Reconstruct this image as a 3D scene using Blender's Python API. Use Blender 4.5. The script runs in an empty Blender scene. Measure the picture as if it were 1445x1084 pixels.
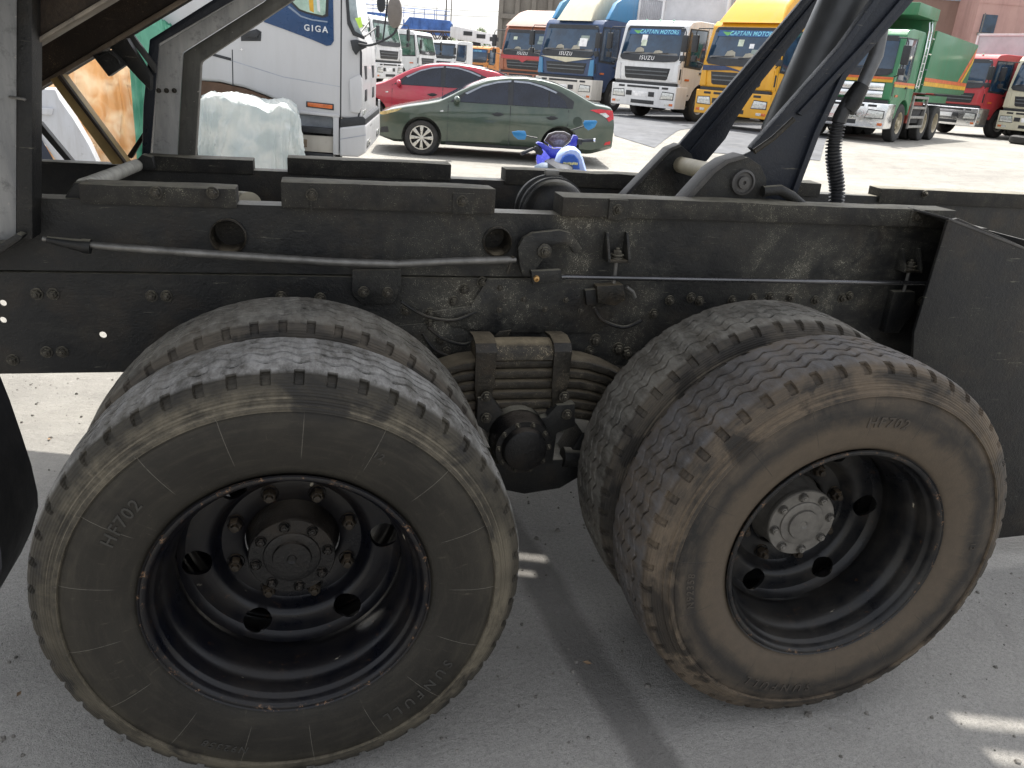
import bpy, bmesh, math, random
import numpy as np
from mathutils import Vector, Matrix, noise as mnoise
from math import sin, cos, pi, radians as rad, sqrt, atan2
random.seed(4)
S = bpy.context.scene
COL = S.collection
# ------------------------------------------------------------------ camera
F_PX, CAMP = 1131.65, Vector((0.0744, -1.5059, 1.6345))
YAW, PIT, ROL = 0.251331, 0.375426, 0.0750376
Fw = Vector((sin(YAW)*cos(PIT), cos(YAW)*cos(PIT), -sin(PIT)))
R0 = Vector((cos(YAW), -sin(YAW), 0)); U0 = R0.cross(Fw)
Rt = cos(ROL)*R0 + sin(ROL)*U0; Up = -sin(ROL)*R0 + cos(ROL)*U0
cd = bpy.data.cameras.new('camera'); cam = bpy.data.objects.new('camera', cd); COL.objects.link(cam)
M = Matrix((Rt, Up, -Fw)).transposed().to_4x4(); M.translation = CAMP
cam.matrix_world = M
cd.sensor_fit = 'HORIZONTAL'; cd.sensor_width = 36; cd.lens = F_PX/1445*36
cd.clip_start = 0.05; cd.clip_end = 3000
S.camera = cam
# ------------------------------------------------------------------ world, sun, exposure
SUN = Vector((0.16, 0.40, 0.90)).normalized()
w = bpy.data.worlds.new('World'); S.world = w; w.use_nodes = True
nt = w.node_tree; bg = nt.nodes['Background']
sky = nt.nodes.new('ShaderNodeTexSky'); sky.sky_type = 'NISHITA'; sky.sun_disc = False
sky.sun_elevation = math.asin(SUN.z); sky.sun_rotation = atan2(SUN.x, SUN.y)
sky.air_density = 1.0; sky.dust_density = 3.5; sky.ozone_density = 1.0
hs = nt.nodes.new('ShaderNodeHueSaturation'); hs.inputs['Saturation'].default_value = .22
nt.links.new(sky.outputs[0], hs.inputs['Color']); nt.links.new(hs.outputs[0], bg.inputs[0]); bg.inputs[1].default_value = 0.15
sl = bpy.data.lights.new('sun', 'SUN'); sl.energy = 3.1; sl.angle = rad(0.5); sl.color = (1, .95, .87)
so = bpy.data.objects.new('sun', sl); COL.objects.link(so)
so.rotation_euler = SUN.to_track_quat('Z', 'Y').to_euler()
S.view_settings.view_transform = 'Standard'; S.view_settings.look = 'None'
S.view_settings.exposure = 1.3; S.view_settings.gamma = 1; S.view_settings.use_curve_mapping = False

def ray(px, py): return Fw*F_PX + Rt*(px-722.5) + Up*(542-py)
def at(px, py, Y):
    d = ray(px, py); return CAMP + d*((Y-CAMP.y)/d.y)
def atd(px, py, s):                      # point seen at a pixel whose scale is s px per metre
    return CAMP + ray(px, py)/s
def ground_h(x, y):
    d = math.hypot(x-CAMP.x, y-CAMP.y)
    t = min(1, max(0, (d-15.5)/8.5)); return 0.42*t*t*(3-2*t)
# ------------------------------------------------------------------ mesh builder
class MB:
    def __init__(s): s.v = []; s.f = []
    def add(s, v, f):
        n = len(s.v); s.v += [tuple(p) for p in v]; s.f += [tuple(i+n for i in q) for q in f]; return s
    def box(s, c, d, R=None):
        pts = []
        for x in (-.5, .5):
            for y in (-.5, .5):
                for z in (-.5, .5):
                    p = Vector((x*d[0], y*d[1], z*d[2]))
                    if R: p = R @ p
                    pts.append(p+Vector(c))
        return s.add(pts, [(0,1,3,2),(4,6,7,5),(0,4,5,1),(2,3,7,6),(0,2,6,4),(1,5,7,3)])
    def bx(s, x0, x1, y0, y1, z0, z1): return s.box(((x0+x1)/2,(y0+y1)/2,(z0+z1)/2),(x1-x0,y1-y0,z1-z0))
    def prism(s, poly, a, b, ax='y'):     # poly in (x,z) for ax y, (y,z) for ax x, (x,y) for ax z
        m = {'y': lambda p,t:(p[0],t,p[1]), 'x': lambda p,t:(t,p[0],p[1]), 'z': lambda p,t:(p[0],p[1],t)}[ax]
        n = len(poly); v = [m(p,a) for p in poly]+[m(p,b) for p in poly]
        f = [tuple(range(n)), tuple(range(2*n-1,n-1,-1))]+[(i,(i+1)%n,(i+1)%n+n,i+n) for i in range(n)]
        return s.add(v, f)
    def lathe(s, prof, n=48, c=(0,0,0), ax='y', closed=False):
        v = []; k = len(prof)
        for i in range(n):
            a = 2*pi*i/n
            for (t, r) in prof:
                q = (r*cos(a), r*sin(a))
                p = {'y':(q[0],t,q[1]),'x':(t,q[0],q[1]),'z':(q[0],q[1],t)}[ax]
                v.append((p[0]+c[0],p[1]+c[1],p[2]+c[2]))
        f = []
        for i in range(n):
            j = (i+1)%n
            for q in range(k if closed else k-1):
                q2 = (q+1)%k
                f.append((i*k+q, i*k+q2, j*k+q2, j*k+q))
        return s.add(v, f)
    def tube(s, path, r, n=10, cap=True):
        P = [Vector(p) for p in path]; rs = r if hasattr(r,'__len__') else [r]*len(P)
        up = None; v = []
        for i, p in enumerate(P):
            t = (P[min(i+1,len(P)-1)]-P[max(i-1,0)]).normalized()
            if up is None: up = t.orthogonal().normalized()
            up = (up - t*up.dot(t)).normalized(); b = t.cross(up)
            for k in range(n):
                a = 2*pi*k/n; v.append(p+up*cos(a)*rs[i]+b*sin(a)*rs[i])
        f = [(i*n+k, i*n+(k+1)%n, (i+1)*n+(k+1)%n, (i+1)*n+k) for i in range(len(P)-1) for k in range(n)]
        if cap: f += [tuple(range(n-1,-1,-1)), tuple((len(P)-1)*n+k for k in range(n))]
        return s.add(v, f)
    def loft(s, rings, cap=True, close=True):
        n = len(rings[0]); v = [p for r in rings for p in r]
        f = [(i*n+k, i*n+(k+1)%n, (i+1)*n+(k+1)%n, (i+1)*n+k) for i in range(len(rings)-1) for k in range(n if close else n-1)]
        if cap: f += [tuple(range(n-1,-1,-1)), tuple((len(rings)-1)*n+k for k in range(n))]
        return s.add(v, f)
    def mesh(s, name, bevel=0, seg=2, ang=35, smooth=True, ofix=True):
        me = bpy.data.meshes.new(name); me.from_pydata(s.v, [], s.f)
        bm = bmesh.new(); bm.from_mesh(me)
        if ofix: bmesh.ops.recalc_face_normals(bm, faces=bm.faces[:])
        if bevel:
            es = [e for e in bm.edges if len(e.link_faces)==2 and e.calc_face_angle(0) > rad(30)]
            bmesh.ops.bevel(bm, geom=es, offset=bevel, segments=seg, profile=.6, affect='EDGES', clamp_overlap=True)
        bm.to_mesh(me); bm.free()
        if smooth:
            me.polygons.foreach_set('use_smooth', [True]*len(me.polygons)); me.set_sharp_from_angle(angle=rad(ang))
        return me
    def build(s, name, mat, parent=None, loc=None, rot=None, **k):
        return link(name, s.mesh(name, **k), mat, parent, loc, rot)
def link(name, me, mat=None, parent=None, loc=None, rot=None):
    o = bpy.data.objects.new(name, me)
    if mat is not None and len(me.materials) == 0: me.materials.append(mat)
    COL.objects.link(o)
    if parent: o.parent = parent
    if loc is not None: o.location = loc
    if rot is not None: o.rotation_euler = rot
    return o
def tag(o, label=None, cat=None, group=None, kind=None):
    if label: o['label'] = label
    if cat: o['category'] = cat
    if group: o['group'] = group
    if kind: o['kind'] = kind
    return o
def empty(name, label, cat, loc=(0,0,0), rz=0, group=None):
    o = bpy.data.objects.new(name, None); COL.objects.link(o); o.location = loc; o.rotation_euler = (0,0,rz)
    o.empty_display_size = .2
    return tag(o, label, cat, group)
def boolean(o, cutters):
    for c in cutters:
        m = o.modifiers.new('b','BOOLEAN'); m.operation='DIFFERENCE'; m.solver='EXACT'; m.object = c
    dg = bpy.context.evaluated_depsgraph_get()
    me = bpy.data.meshes.new_from_object(o.evaluated_get(dg))
    o.modifiers.clear(); old = o.data; o.data = me
    if len(me.materials)==0: me.materials.append(old.materials[0])
    me.polygons.foreach_set('use_smooth', [True]*len(me.polygons)); me.set_sharp_from_angle(angle=rad(35))
    for c in cutters: bpy.data.objects.remove(c)
    return o
def text_mesh(txt, size, ext=.002, shear=0, bold=0, space=1.0, fn=None, align='CENTER'):
    cu = bpy.data.curves.new('t','FONT'); cu.body = txt; cu.size = size; cu.extrude = ext; cu.shear = shear
    cu.offset = bold; cu.align_x = align; cu.align_y = 'CENTER'; cu.space_character = space; cu.resolution_u = 3
    o = bpy.data.objects.new('t', cu); COL.objects.link(o)
    dg = bpy.context.evaluated_depsgraph_get(); me = bpy.data.meshes.new_from_object(o.evaluated_get(dg))
    bpy.data.objects.remove(o)
    if fn:
        for v in me.vertices: v.co = fn(v.co)
    me.materials.clear()
    return me
# ------------------------------------------------------------------ materials
class NT:
    def __init__(s, name):
        s.m = bpy.data.materials.new(name); s.m.use_nodes = True; s.t = s.m.node_tree
        s.b = s.t.nodes['Principled BSDF']; s.tc = s.t.nodes.new('ShaderNodeTexCoord')
    def n(s, t, **k):
        o = s.t.nodes.new('ShaderNode'+t)
        for a, b in k.items(): setattr(o, a, b)
        return o
    def put(s, sock, v):
        if isinstance(v, bpy.types.NodeSocket): s.t.links.new(v, sock)
        elif v is not None:
            if hasattr(v,'__len__') and len(v)==3 and sock.type=='RGBA': v = (*v,1)
            sock.default_value = v
    def math(s, op, a, b=None, c=None, clamp=False):
        o = s.n('Math', operation=op, use_clamp=clamp); s.put(o.inputs[0], a)
        if b is not None: s.put(o.inputs[1], b)
        if c is not None: s.put(o.inputs[2], c)
        return o.outputs[0]
    def noise(s, scale, detail=4, rough=.6, co=None, dist=0):
        o = s.n('TexNoise'); s.put(o.inputs['Vector'], co or s.tc.outputs['Object'])
        o.inputs['Scale'].default_value = scale; o.inputs['Detail'].default_value = detail
        o.inputs['Roughness'].default_value = rough; o.inputs['Distortion'].default_value = dist
        return o.outputs['Fac']
    def voro(s, scale, co=None, feature='F1', rnd=1):
        o = s.n('TexVoronoi', feature=feature); s.put(o.inputs['Vector'], co or s.tc.outputs['Object'])
        o.inputs['Scale'].default_value = scale; o.inputs['Randomness'].default_value = rnd
        return o.outputs['Distance']
    def ramp(s, v, a, b, lo=0., hi=1.):
        o = s.n('MapRange'); s.put(o.inputs[0], v); s.put(o.inputs[1], a); s.put(o.inputs[2], b)
        s.put(o.inputs[3], lo); s.put(o.inputs[4], hi); return o.outputs[0]
    def mix(s, f, a, b):
        o = s.n('Mix', data_type='RGBA'); s.put(o.inputs[0], f); s.put(o.inputs[6], a); s.put(o.inputs[7], b); return o.outputs[2]
    def scale_co(s, v, src='Object', rot=None):
        o = s.n('Mapping'); s.put(o.inputs[0], s.tc.outputs[src]); o.inputs['Scale'].default_value = v
        if rot: o.inputs['Rotation'].default_value = rot
        return o.outputs[0]
    def xyz(s, src='Object'):
        o = s.n('SeparateXYZ'); s.put(o.inputs[0], s.tc.outputs[src]); return o.outputs
    def bump(s, h, strength=.5, dist=.01):
        o = s.n('Bump'); s.put(o.inputs['Height'], h); o.inputs['Strength'].default_value = strength
        o.inputs['Distance'].default_value = dist; s.put(s.b.inputs['Normal'], o.outputs[0]); return o
    def fin(s, col=None, rough=None, metal=None, **k):
        if col is not None: s.put(s.b.inputs['Base Color'], col)
        if rough is not None: s.put(s.b.inputs['Roughness'], rough)
        if metal is not None: s.put(s.b.inputs['Metallic'], metal)
        for a, b in k.items(): s.put(s.b.inputs[a.replace('_',' ')], b)
        return s.m
_c = {}
def simple(name, col, rough=.5, metal=0., var=.25, vs=6, coat=0., bump=0., bs=40):
    if name in _c: return _c[name]
    t = NT(name); a = t.noise(vs, 5, .65)
    lo = tuple(c*(1-var) for c in col); hi = tuple(min(1,c*(1+var)) for c in col)
    c = t.mix(t.ramp(a,.3,.7), lo, hi)
    r = t.ramp(t.noise(vs*2.3,3), .3,.7, max(.02,rough-.08), min(1,rough+.1))
    if bump: t.bump(t.noise(bs,5,.7), bump, .004)
    t.fin(c, r, metal, Coat_Weight=coat, Coat_Roughness=.08); _c[name] = t.m; return t.m
def paint(name, col, dirt=.25, rough=.3):          # vehicle paint with road dust and streaks
    if name in _c: return _c[name]
    t = NT(name); z = t.xyz()[2]
    st = t.noise(1, 5, .7, t.scale_co((5,5,.8)))
    d = t.math('MULTIPLY', t.ramp(st,.45,.75), dirt)
    c = t.mix(d, col, (.22,.19,.15)); sp = t.ramp(t.noise(22,4,.7),.6,.75,0,dirt*.7)
    c = t.mix(sp, c, (.10,.08,.06))
    t.fin(c, t.ramp(st,.3,.75,rough,rough+.3), 0, Coat_Weight=.3, Coat_Roughness=.15); _c[name]=t.m; return t.m
def dusty_black(name, base=(.016,.017,.019), dust=(.30,.28,.22), amt=.5, rough=.5, sp=290, clumps=2.2, zband=False, brown=.3, bias=None):
    # old black chassis paint: grime film, sprayed light dust specks, rust brown smears
    t = NT(name)
    film = t.math('ADD', t.math('MULTIPLY', t.ramp(t.noise(clumps,6,.7,dist=.9),.36,.72), .65), t.math('MULTIPLY', t.ramp(t.noise(clumps*5,5,.7,dist=.5),.35,.7), .35))
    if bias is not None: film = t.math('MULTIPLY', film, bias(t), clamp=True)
    base = tuple(q*.5 for q in base)
    c = t.mix(t.math('MULTIPLY', t.math('POWER', film, 1.6), .42*amt+.03), base, tuple(q*.6 for q in dust))
    br = t.ramp(t.noise(5.5,6,.7),.52,.72,0,brown); c = t.mix(br, c, (.06,.042,.026))
    ge = t.n('NewGeometry'); sx_ = t.n('SeparateXYZ'); t.put(sx_.inputs[0], ge.outputs['Normal']); topd = t.math('MULTIPLY', t.ramp(sx_.outputs[2],.75,.97), t.ramp(t.noise(14,5,.7),.3,.6,.35,.8))
    c = t.mix(topd, c, tuple(q*.9 for q in dust))  # settled dust on upward faces, also standing in for rail-top glint
    spk = t.voro(sp); dens = t.math('MULTIPLY_ADD', t.math('POWER', film, 1.3), .34*amt, .06)
    sz = t.math('MULTIPLY', dens, t.ramp(t.noise(70,2),.35,.7,.55,1.5))
    s1 = t.ramp(t.math('SUBTRACT', sz, spk), 0, .08, 0, .95)
    c = t.mix(s1, c, dust)
    sp2 = t.voro(sp*.33); s2 = t.ramp(t.math('SUBTRACT', t.math('MULTIPLY', dens, .42), sp2), 0,.04,0,.9); c = t.mix(s2, c, tuple(min(1,q*1.25) for q in dust))
    c = t.mix(t.ramp(t.noise(1,6,.75,t.scale_co((4,4,14))),.54,.72,0,.10*amt+.02), c, tuple(q*.5 for q in dust))
    sc = t.noise(1,4,.7,t.scale_co((9,9,90))); c = t.mix(t.ramp(sc,.66,.74,0,.35), c, dust)
    h = t.math('ADD', t.math('MULTIPLY', t.noise(120,4,.7), .5), t.noise(9,5,.6)); t.bump(h, .8, .005)
    t.put(t.b.inputs['Specular IOR Level'], .32)
    return t.fin(c, t.ramp(film,0,1,rough-.12,rough+.2), 0)
def sun_patch_bias(t):     # thickens the real dust spray along the rail, standing in for reflected sun patches
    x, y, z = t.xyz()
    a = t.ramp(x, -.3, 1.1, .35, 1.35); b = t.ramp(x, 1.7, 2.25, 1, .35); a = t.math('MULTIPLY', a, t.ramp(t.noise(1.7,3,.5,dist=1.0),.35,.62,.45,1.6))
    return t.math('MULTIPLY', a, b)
BLACK = dusty_black('chassis_black', amt=.95, bias=sun_patch_bias)
BLACK2 = dusty_black('sooty_steel', amt=.35, brown=.5)
GREASE = dusty_black('greasy_steel', base=(.02,.018,.015), dust=(.24,.20,.14), amt=.9, rough=.42, clumps=7, brown=.6)
WOODB = dusty_black('blackened_beam', base=(.022,.021,.021), amt=.8, rough=.7, clumps=5)
ARM = dusty_black('arm_glare_paint', base=(.022,.030,.050), amt=.12, rough=.36, brown=.1)  # blue in the base carries the lens glare over the arms
BOLT = dusty_black('bolt_grime', base=(.05,.045,.038), dust=(.33,.30,.22), amt=.9, rough=.5, clumps=30)
RUSTY = dusty_black('rusty_brown_steel', base=(.035,.024,.018), dust=(.22,.15,.09), amt=.8, rough=.7, clumps=4, brown=.9)
ROD = simple('worn_rod', (.16,.155,.145), .42, .5, .35, 18, bump=.3)
BRASS = simple('dull_brass', (.45,.27,.10), .45, .6)
CREAMTUBE = simple('cream_tube', (.5,.45,.33), .55, 0, .2, 8)
def grey_steel(name, a, b):
    t = NT(name); n1 = t.noise(1,6,.7,t.scale_co((14,14,2.2))); n2 = t.noise(26,5,.75)
    c = t.mix(t.ramp(n1,.3,.7), a, b); c = t.mix(t.ramp(n2,.55,.75,0,.6), c, (.03,.03,.032))
    c = t.mix(t.ramp(t.noise(60,3),.68,.74,0,.8), c, (.42,.40,.35)); t.bump(n2,.3,.003)
    return t.fin(c, .55, .1)
GREYST = grey_steel('weathered_grey_steel', (.10,.105,.115), (.26,.26,.255))
GREYDK = grey_steel('dark_grey_steel', (.035,.035,.037), (.085,.08,.075))
# --- tyre rubber: polar coordinates round the axle give the moulded rings, flash lines and mud
def rubber(name, base, mud, mudamt, seed, tread=(.12,.118,.115), treadamt=.6, inner=None):
    t = NT(name); x, y, z = t.xyz()
    r = t.math('SQRT', t.math('ADD', t.math('MULTIPLY', x, x), t.math('MULTIPLY', z, z)))
    ang = t.math('ARCTAN2', z, x)
    mp = t.n('Mapping'); t.put(mp.inputs[0], t.tc.outputs['Object']); mp.inputs['Location'].default_value = (seed,seed*.7,seed*.3)
    co = mp.outputs[0]
    cb = t.n('CombineXYZ'); t.put(cb.inputs[0], t.math('MULTIPLY', r, 60)); t.put(cb.inputs[1], t.math('MULTIPLY', ang, 3)); t.put(cb.inputs[2], float(seed))
    streak = t.noise(1,5,.7,cb.outputs[0])
    n1 = t.noise(5,6,.7,co,.5); n2 = t.noise(40,5,.75,co)
    c = t.mix(t.ramp(n1,.3,.7), base, tuple(q*1.7 for q in base))
    c = t.mix(t.ramp(streak,.5,.75,0,.22), c, tuple(q*.45 for q in mud))
    for rl in (.4532,.4636,.4762): c = t.mix(t.math('MULTIPLY', t.ramp(t.math('ABSOLUTE', t.math('SUBTRACT', r, rl)),.0004,.0016,1,0), t.ramp(n2,.35,.6,.15,.75)), c, tuple(q*1.1 for q in mud))
    # mud: strongest toward the shoulder
    sh = t.ramp(r,.40,.47,.10,1.); mm = t.math('MULTIPLY', t.ramp(t.math('ADD', n1, t.math('MULTIPLY', streak,.35)),.5,.78), sh)
    if inner: mm = t.math('MAXIMUM', mm, t.math('MULTIPLY', t.ramp(t.math('ADD', r, t.math('MULTIPLY', t.math('SUBTRACT', n1, .5), .12)),.365,.405,.95,.0), t.ramp(n2,.25,.7,.6,.85)))
    ring = t.math('MULTIPLY', t.ramp(r,.447,.456), t.ramp(r,.488,.505,1,.25))
    ca = t.n('CombineXYZ'); t.put(ca.inputs[0], t.math('COSINE', ang)); t.put(ca.inputs[1], t.math('SINE', ang)); t.put(ca.inputs[2], float(seed)*2); ring = t.math('MULTIPLY', ring, t.ramp(t.noise(1.1,3,.6,ca.outputs[0]),.40,.62,.25,1))
    mm = t.math('MAXIMUM', t.math('MULTIPLY', mm, mudamt), t.math('MULTIPLY', ring, t.ramp(t.math('ADD', n1, t.math('MULTIPLY', n2,.35)),.52,.76,.12,.95)))
    c = t.mix(mm, c, mud)
    tr = t.math('MULTIPLY', t.ramp(r,.5165,.5215,0,treadamt), 1.0); c = t.mix(t.math('MULTIPLY', tr, t.ramp(t.noise(1,6,.8,t.scale_co((22,9,22))),.38,.62,.15,1)), c, tread)
    # pale tread dust stays on the ribs, so groove floors stay dark; light chalky flash lines
    k = t.math('PINGPONG', t.math('MULTIPLY', ang, 17/(2*pi)), .5)
    ln = t.math('MULTIPLY', t.ramp(k,.0,.008,1,0), t.math('MULTIPLY', t.ramp(r,.345,.36), t.ramp(r,.455,.46,1,0)))
    ln = t.math('MULTIPLY', ln, t.ramp(streak,.3,.5,.2,.8)); c = t.mix(ln, c, (.03,.027,.024) if inner else (.13,.12,.10))
    cr2 = t.n('CombineXYZ'); t.put(cr2.inputs[0], t.math('MULTIPLY', r, 14)); t.put(cr2.inputs[1], t.math('MULTIPLY', ang, 26)); t.put(cr2.inputs[2], float(seed)+4)
    scr = t.noise(1,5,.75,cr2.outputs[0]); c = t.mix(t.math('MULTIPLY', t.ramp(scr,.60,.72,0,.5), t.ramp(n1,.42,.6)), c, tuple(q*.8 for q in mud))
    blot = t.math('MULTIPLY', t.ramp(t.noise(3.3,5,.6,co,1.2),.54,.60), t.ramp(r,.43,.45,0,.8)); c = t.mix(t.math('MULTIPLY', blot, t.ramp(r,.50,.51,1,0)), c, (.014,.013,.012))
    fl = t.ramp(t.voro(150,co),.0,.05,1,0); c = t.mix(t.math('MULTIPLY', fl, t.ramp(n2,.5,.6)), c, (.35,.33,.28))
    w = t.math('SINE', t.math('MULTIPLY', r, 1100)); wm = t.math('MULTIPLY', w, t.ramp(r,.44,.46,.0,.35))
    h = t.math('ADD', t.math('MULTIPLY', n2, .8), t.math('ADD', wm, t.math('MULTIPLY', ln, 1.2)))
    h = t.math('ADD', h, t.math('MULTIPLY', t.noise(160,3),.5)); t.bump(h,.5,.0022)
    return t.fin(c, t.ramp(mm,0,1,.62,.92), 0, Specular_IOR_Level=.3)
def rimpaint(name, base, dustc, amt):
    t = NT(name); n1 = t.noise(7,6,.7); n2 = t.noise(45,5,.8); x,y,z = t.xyz()
    c = t.mix(t.ramp(n1,.4,.7,0,amt), base, dustc)
    c = t.mix(t.ramp(n2,.62,.72,0,.55*amt+.1), c, (.16,.08,.035))
    r = t.math('SQRT', t.math('ADD', t.math('MULTIPLY', x, x), t.math('MULTIPLY', z, z)))
    edge = t.math('MULTIPLY', t.ramp(r,.290,.298), t.ramp(n2,.56,.64)); c = t.mix(edge, c, (.20,.12,.07))
    ch = t.ramp(t.noise(1,4,.6,t.scale_co((16,60,16))),.69,.72,0,.8); c = t.mix(t.math('MULTIPLY', ch, t.ramp(n1,.5,.6)), c, (.42,.38,.30))
    t.bump(t.noise(30,5,.7),.25,.003)
    return t.fin(c, t.ramp(n1,.3,.7,.22,.5), .0, Specular_IOR_Level=.28, Coat_Weight=.06, Coat_Roughness=.15)
RUB_L = rubber('rubber_black_wall', (.011,.0098,.0078), (.15,.13,.095), .22, 1.0, treadamt=.85, tread=(.27,.265,.255))
RUB_R = rubber('rubber_brown_wall', (.014,.0135,.013), (.15,.115,.08), .7, 7.3, treadamt=.6, tread=(.14,.14,.147), inner=True)
RUB_I = rubber('rubber_inner', (.020,.019,.018), (.12,.10,.075), .6, 3.1, treadamt=.8, tread=(.22,.21,.185))
RIM_L = rimpaint('rim_black', (.003,.0035,.006), (.030,.024,.017), .35)
RIM_R = rimpaint('rim_dark_grey', (.007,.0075,.009), (.05,.044,.036), .5)
HUBGREY = simple('hub_grey', (.15,.14,.125), .5, .2, .3, 30, bump=.3)
HUBDARK = dusty_black('hub_black', base=(.012,.012,.013), dust=(.10,.085,.07), amt=.25, clumps=12, rough=.4)
LETTER_L = simple('letter_rubber', (.032,.030,.026), .8)
LETTER_R = simple('letter_rubber_brown', (.052,.043,.034), .8)
# ------------------------------------------------------------------ ground
def concrete():
    t = NT('worn_concrete'); P = t.tc.outputs['Object']
    n1 = t.noise(.35,6,.65,P,.6); n2 = t.noise(3.2,7,.72,P,.4); n3 = t.noise(60,4,.8,P); n4 = t.noise(17,6,.75,P)
    c = t.mix(t.ramp(n1,.3,.7), (.20,.192,.172), (.30,.288,.258))
    c = t.mix(t.ramp(n2,.42,.75,0,.5), c, (.15,.142,.13)); sk = t.noise(1,6,.7,t.scale_co((.12,1.1,1),rot=(0,0,.35)),1.5); c = t.mix(t.ramp(sk,.52,.72,0,.45), c, (.13,.125,.115)); c = t.mix(t.ramp(t.noise(.09,4,.6,P),.5,.66,0,.35), c, (.36,.35,.32))
    c = t.mix(t.ramp(n3,.45,.8,0,.35), c, (.13,.125,.12)); c = t.mix(t.ramp(n4,.58,.75,0,.35), c, (.50,.48,.44))
    # oily drips under the axle and tyre scuffs near the truck
    x, y, z = t.xyz()
    dx = t.math('SUBTRACT', x, .95); dy = t.math('SUBTRACT', y, .75)
    rr = t.math('SQRT', t.math('ADD', t.math('MULTIPLY', dx, dx), t.math('MULTIPLY', dy, dy)))
    oil = t.math('MULTIPLY', t.ramp(rr,.25,1.0,1,0), t.ramp(n2,.35,.65,.4,1)); c = t.mix(t.math('MULTIPLY', oil,.75), c, (.05,.045,.04))
    near = t.ramp(t.math('ABSOLUTE', t.math('SUBTRACT', y, .3)),1.0,1.9,1,0)  # strip round the truck, coloured lighter to lift its shaded ground
    c = t.mix(t.math('MULTIPLY', near, .7), c, (.38,.368,.345)); gran = t.math('ADD', t.math('MULTIPLY', t.noise(260,3,.8,P), .6), t.math('MULTIPLY', t.noise(75,4,.8,P), .4)); c = t.mix(t.math('MULTIPLY', near, t.ramp(gran,.50,.60,0,.75)), c, (.15,.145,.14)); c = t.mix(t.math('MULTIPLY', near, t.ramp(gran,.36,.46,.6,0)), c, (.50,.49,.46))
    # dark worn band running out from under the axle
    bx_ = t.math('SUBTRACT', t.math('ADD', x, t.math('MULTIPLY', y, .12)), t.math('ADD', .82, t.math('MULTIPLY', t.noise(2.2,4,.6,P), .12)))
    band = t.math('MULTIPLY', t.ramp(t.math('ABSOLUTE', bx_),.05,.085,1,0), near); c = t.mix(t.math('MULTIPLY', band, .6), c, (.085,.08,.075))
    pit = t.voro(38,P); c = t.mix(t.math('MULTIPLY', t.ramp(pit,.05,.16,1,0), t.ramp(n4,.5,.6)), c, (.06,.055,.05))
    wob = t.n('VectorMath', operation='MULTIPLY_ADD'); nn = t.n('TexNoise'); nn.inputs['Scale'].default_value = 1.6; nn.inputs['Detail'].default_value = 6; t.put(nn.inputs['Vector'], P)
    t.put(wob.inputs[0], nn.outputs['Color']); wob.inputs[1].default_value = (.9,.9,.9); t.put(wob.inputs[2], P)
    ck = t.voro(.33, wob.outputs[0], 'DISTANCE_TO_EDGE'); crack = t.math('MULTIPLY', t.ramp(ck, .0, .0018, 1, 0), t.ramp(n2,.40,.52)); pt = t.ramp(t.noise(5.5,7,.75,P,.8),.53,.66,0,.4); c = t.mix(t.math('MULTIPLY', near, pt), c, (.25,.24,.225))
    lit = t.ramp(t.voro(5.5,P),.0,.035,1,0); c = t.mix(t.math('MULTIPLY', lit, t.ramp(n2,.4,.5)), c, (.12,.08,.05))
    h = t.math('ADD', t.math('MULTIPLY', n3, .35), t.math('ADD', t.math('MULTIPLY', n4,.5), t.math('MULTIPLY', n2, 1.5)))
    h = t.math('ADD', h, t.math('MULTIPLY', pt, -.5)); h = t.math('ADD', h, t.math('MULTIPLY', gran, .5)); t.bump(h,1.0,.014)
    return t.fin(c, t.ramp(n2,.3,.7,.75,.95), 0)
CONC = concrete()
def polar_sheet(name, mat, r0=0, r1=1500, dz=0):
    rs = [0,.5,1,2,3,4,6,8,10,12,13,14,15,16,17,18,19,20,21,22,23,24,26,30,40,60,120,300,700,1500]
    mb = MB(); n = 96
    mb.v.append((CAMP.x, CAMP.y, 0))
    for r in rs[1:]:
        for k in range(n):
            a = 2*pi*k/n; x = CAMP.x+r*cos(a); y = CAMP.y+r*sin(a); mb.v.append((x, y, ground_h(x,y)))
    for k in range(n): mb.f.append((0, 1+k, 1+(k+1)%n))
    for i in range(len(rs)-2):
        for k in range(n): mb.f.append((1+i*n+k, 1+(i+1)*n+k, 1+(i+1)*n+(k+1)%n, 1+i*n+(k+1)%n))
    return mb.build(name, mat, ang=60)
tag(polar_sheet('ground', CONC), kind='structure')
def ground_patch(name, pix, mat, dz=.004):   # thin sheet that follows the ground
    pts = []
    for (px, py) in pix:
        z = .2
        for _ in range(12):
            d = ray(px, py); p = CAMP + d*((z-CAMP.z)/d.z); z = ground_h(p.x, p.y)
        pts.append((p.x, p.y))
    bm = bmesh.new(); vs = [bm.verts.new((x, y, 0)) for x, y in pts]; bm.faces.new(vs)
    bmesh.ops.triangulate(bm, faces=bm.faces[:])
    for _ in range(4): bmesh.ops.subdivide_edges(bm, edges=[e for e in bm.edges if e.calc_length() > .9], cuts=1, use_grid_fill=False); bmesh.ops.triangulate(bm, faces=bm.faces[:])
    for v in bm.verts: v.co.z = ground_h(v.co.x, v.co.y)+dz+.006
    me = bpy.data.meshes.new(name); bm.to_mesh(me); bm.free()
    o = link(name, me, mat); return tag(o, kind='structure')
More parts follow.
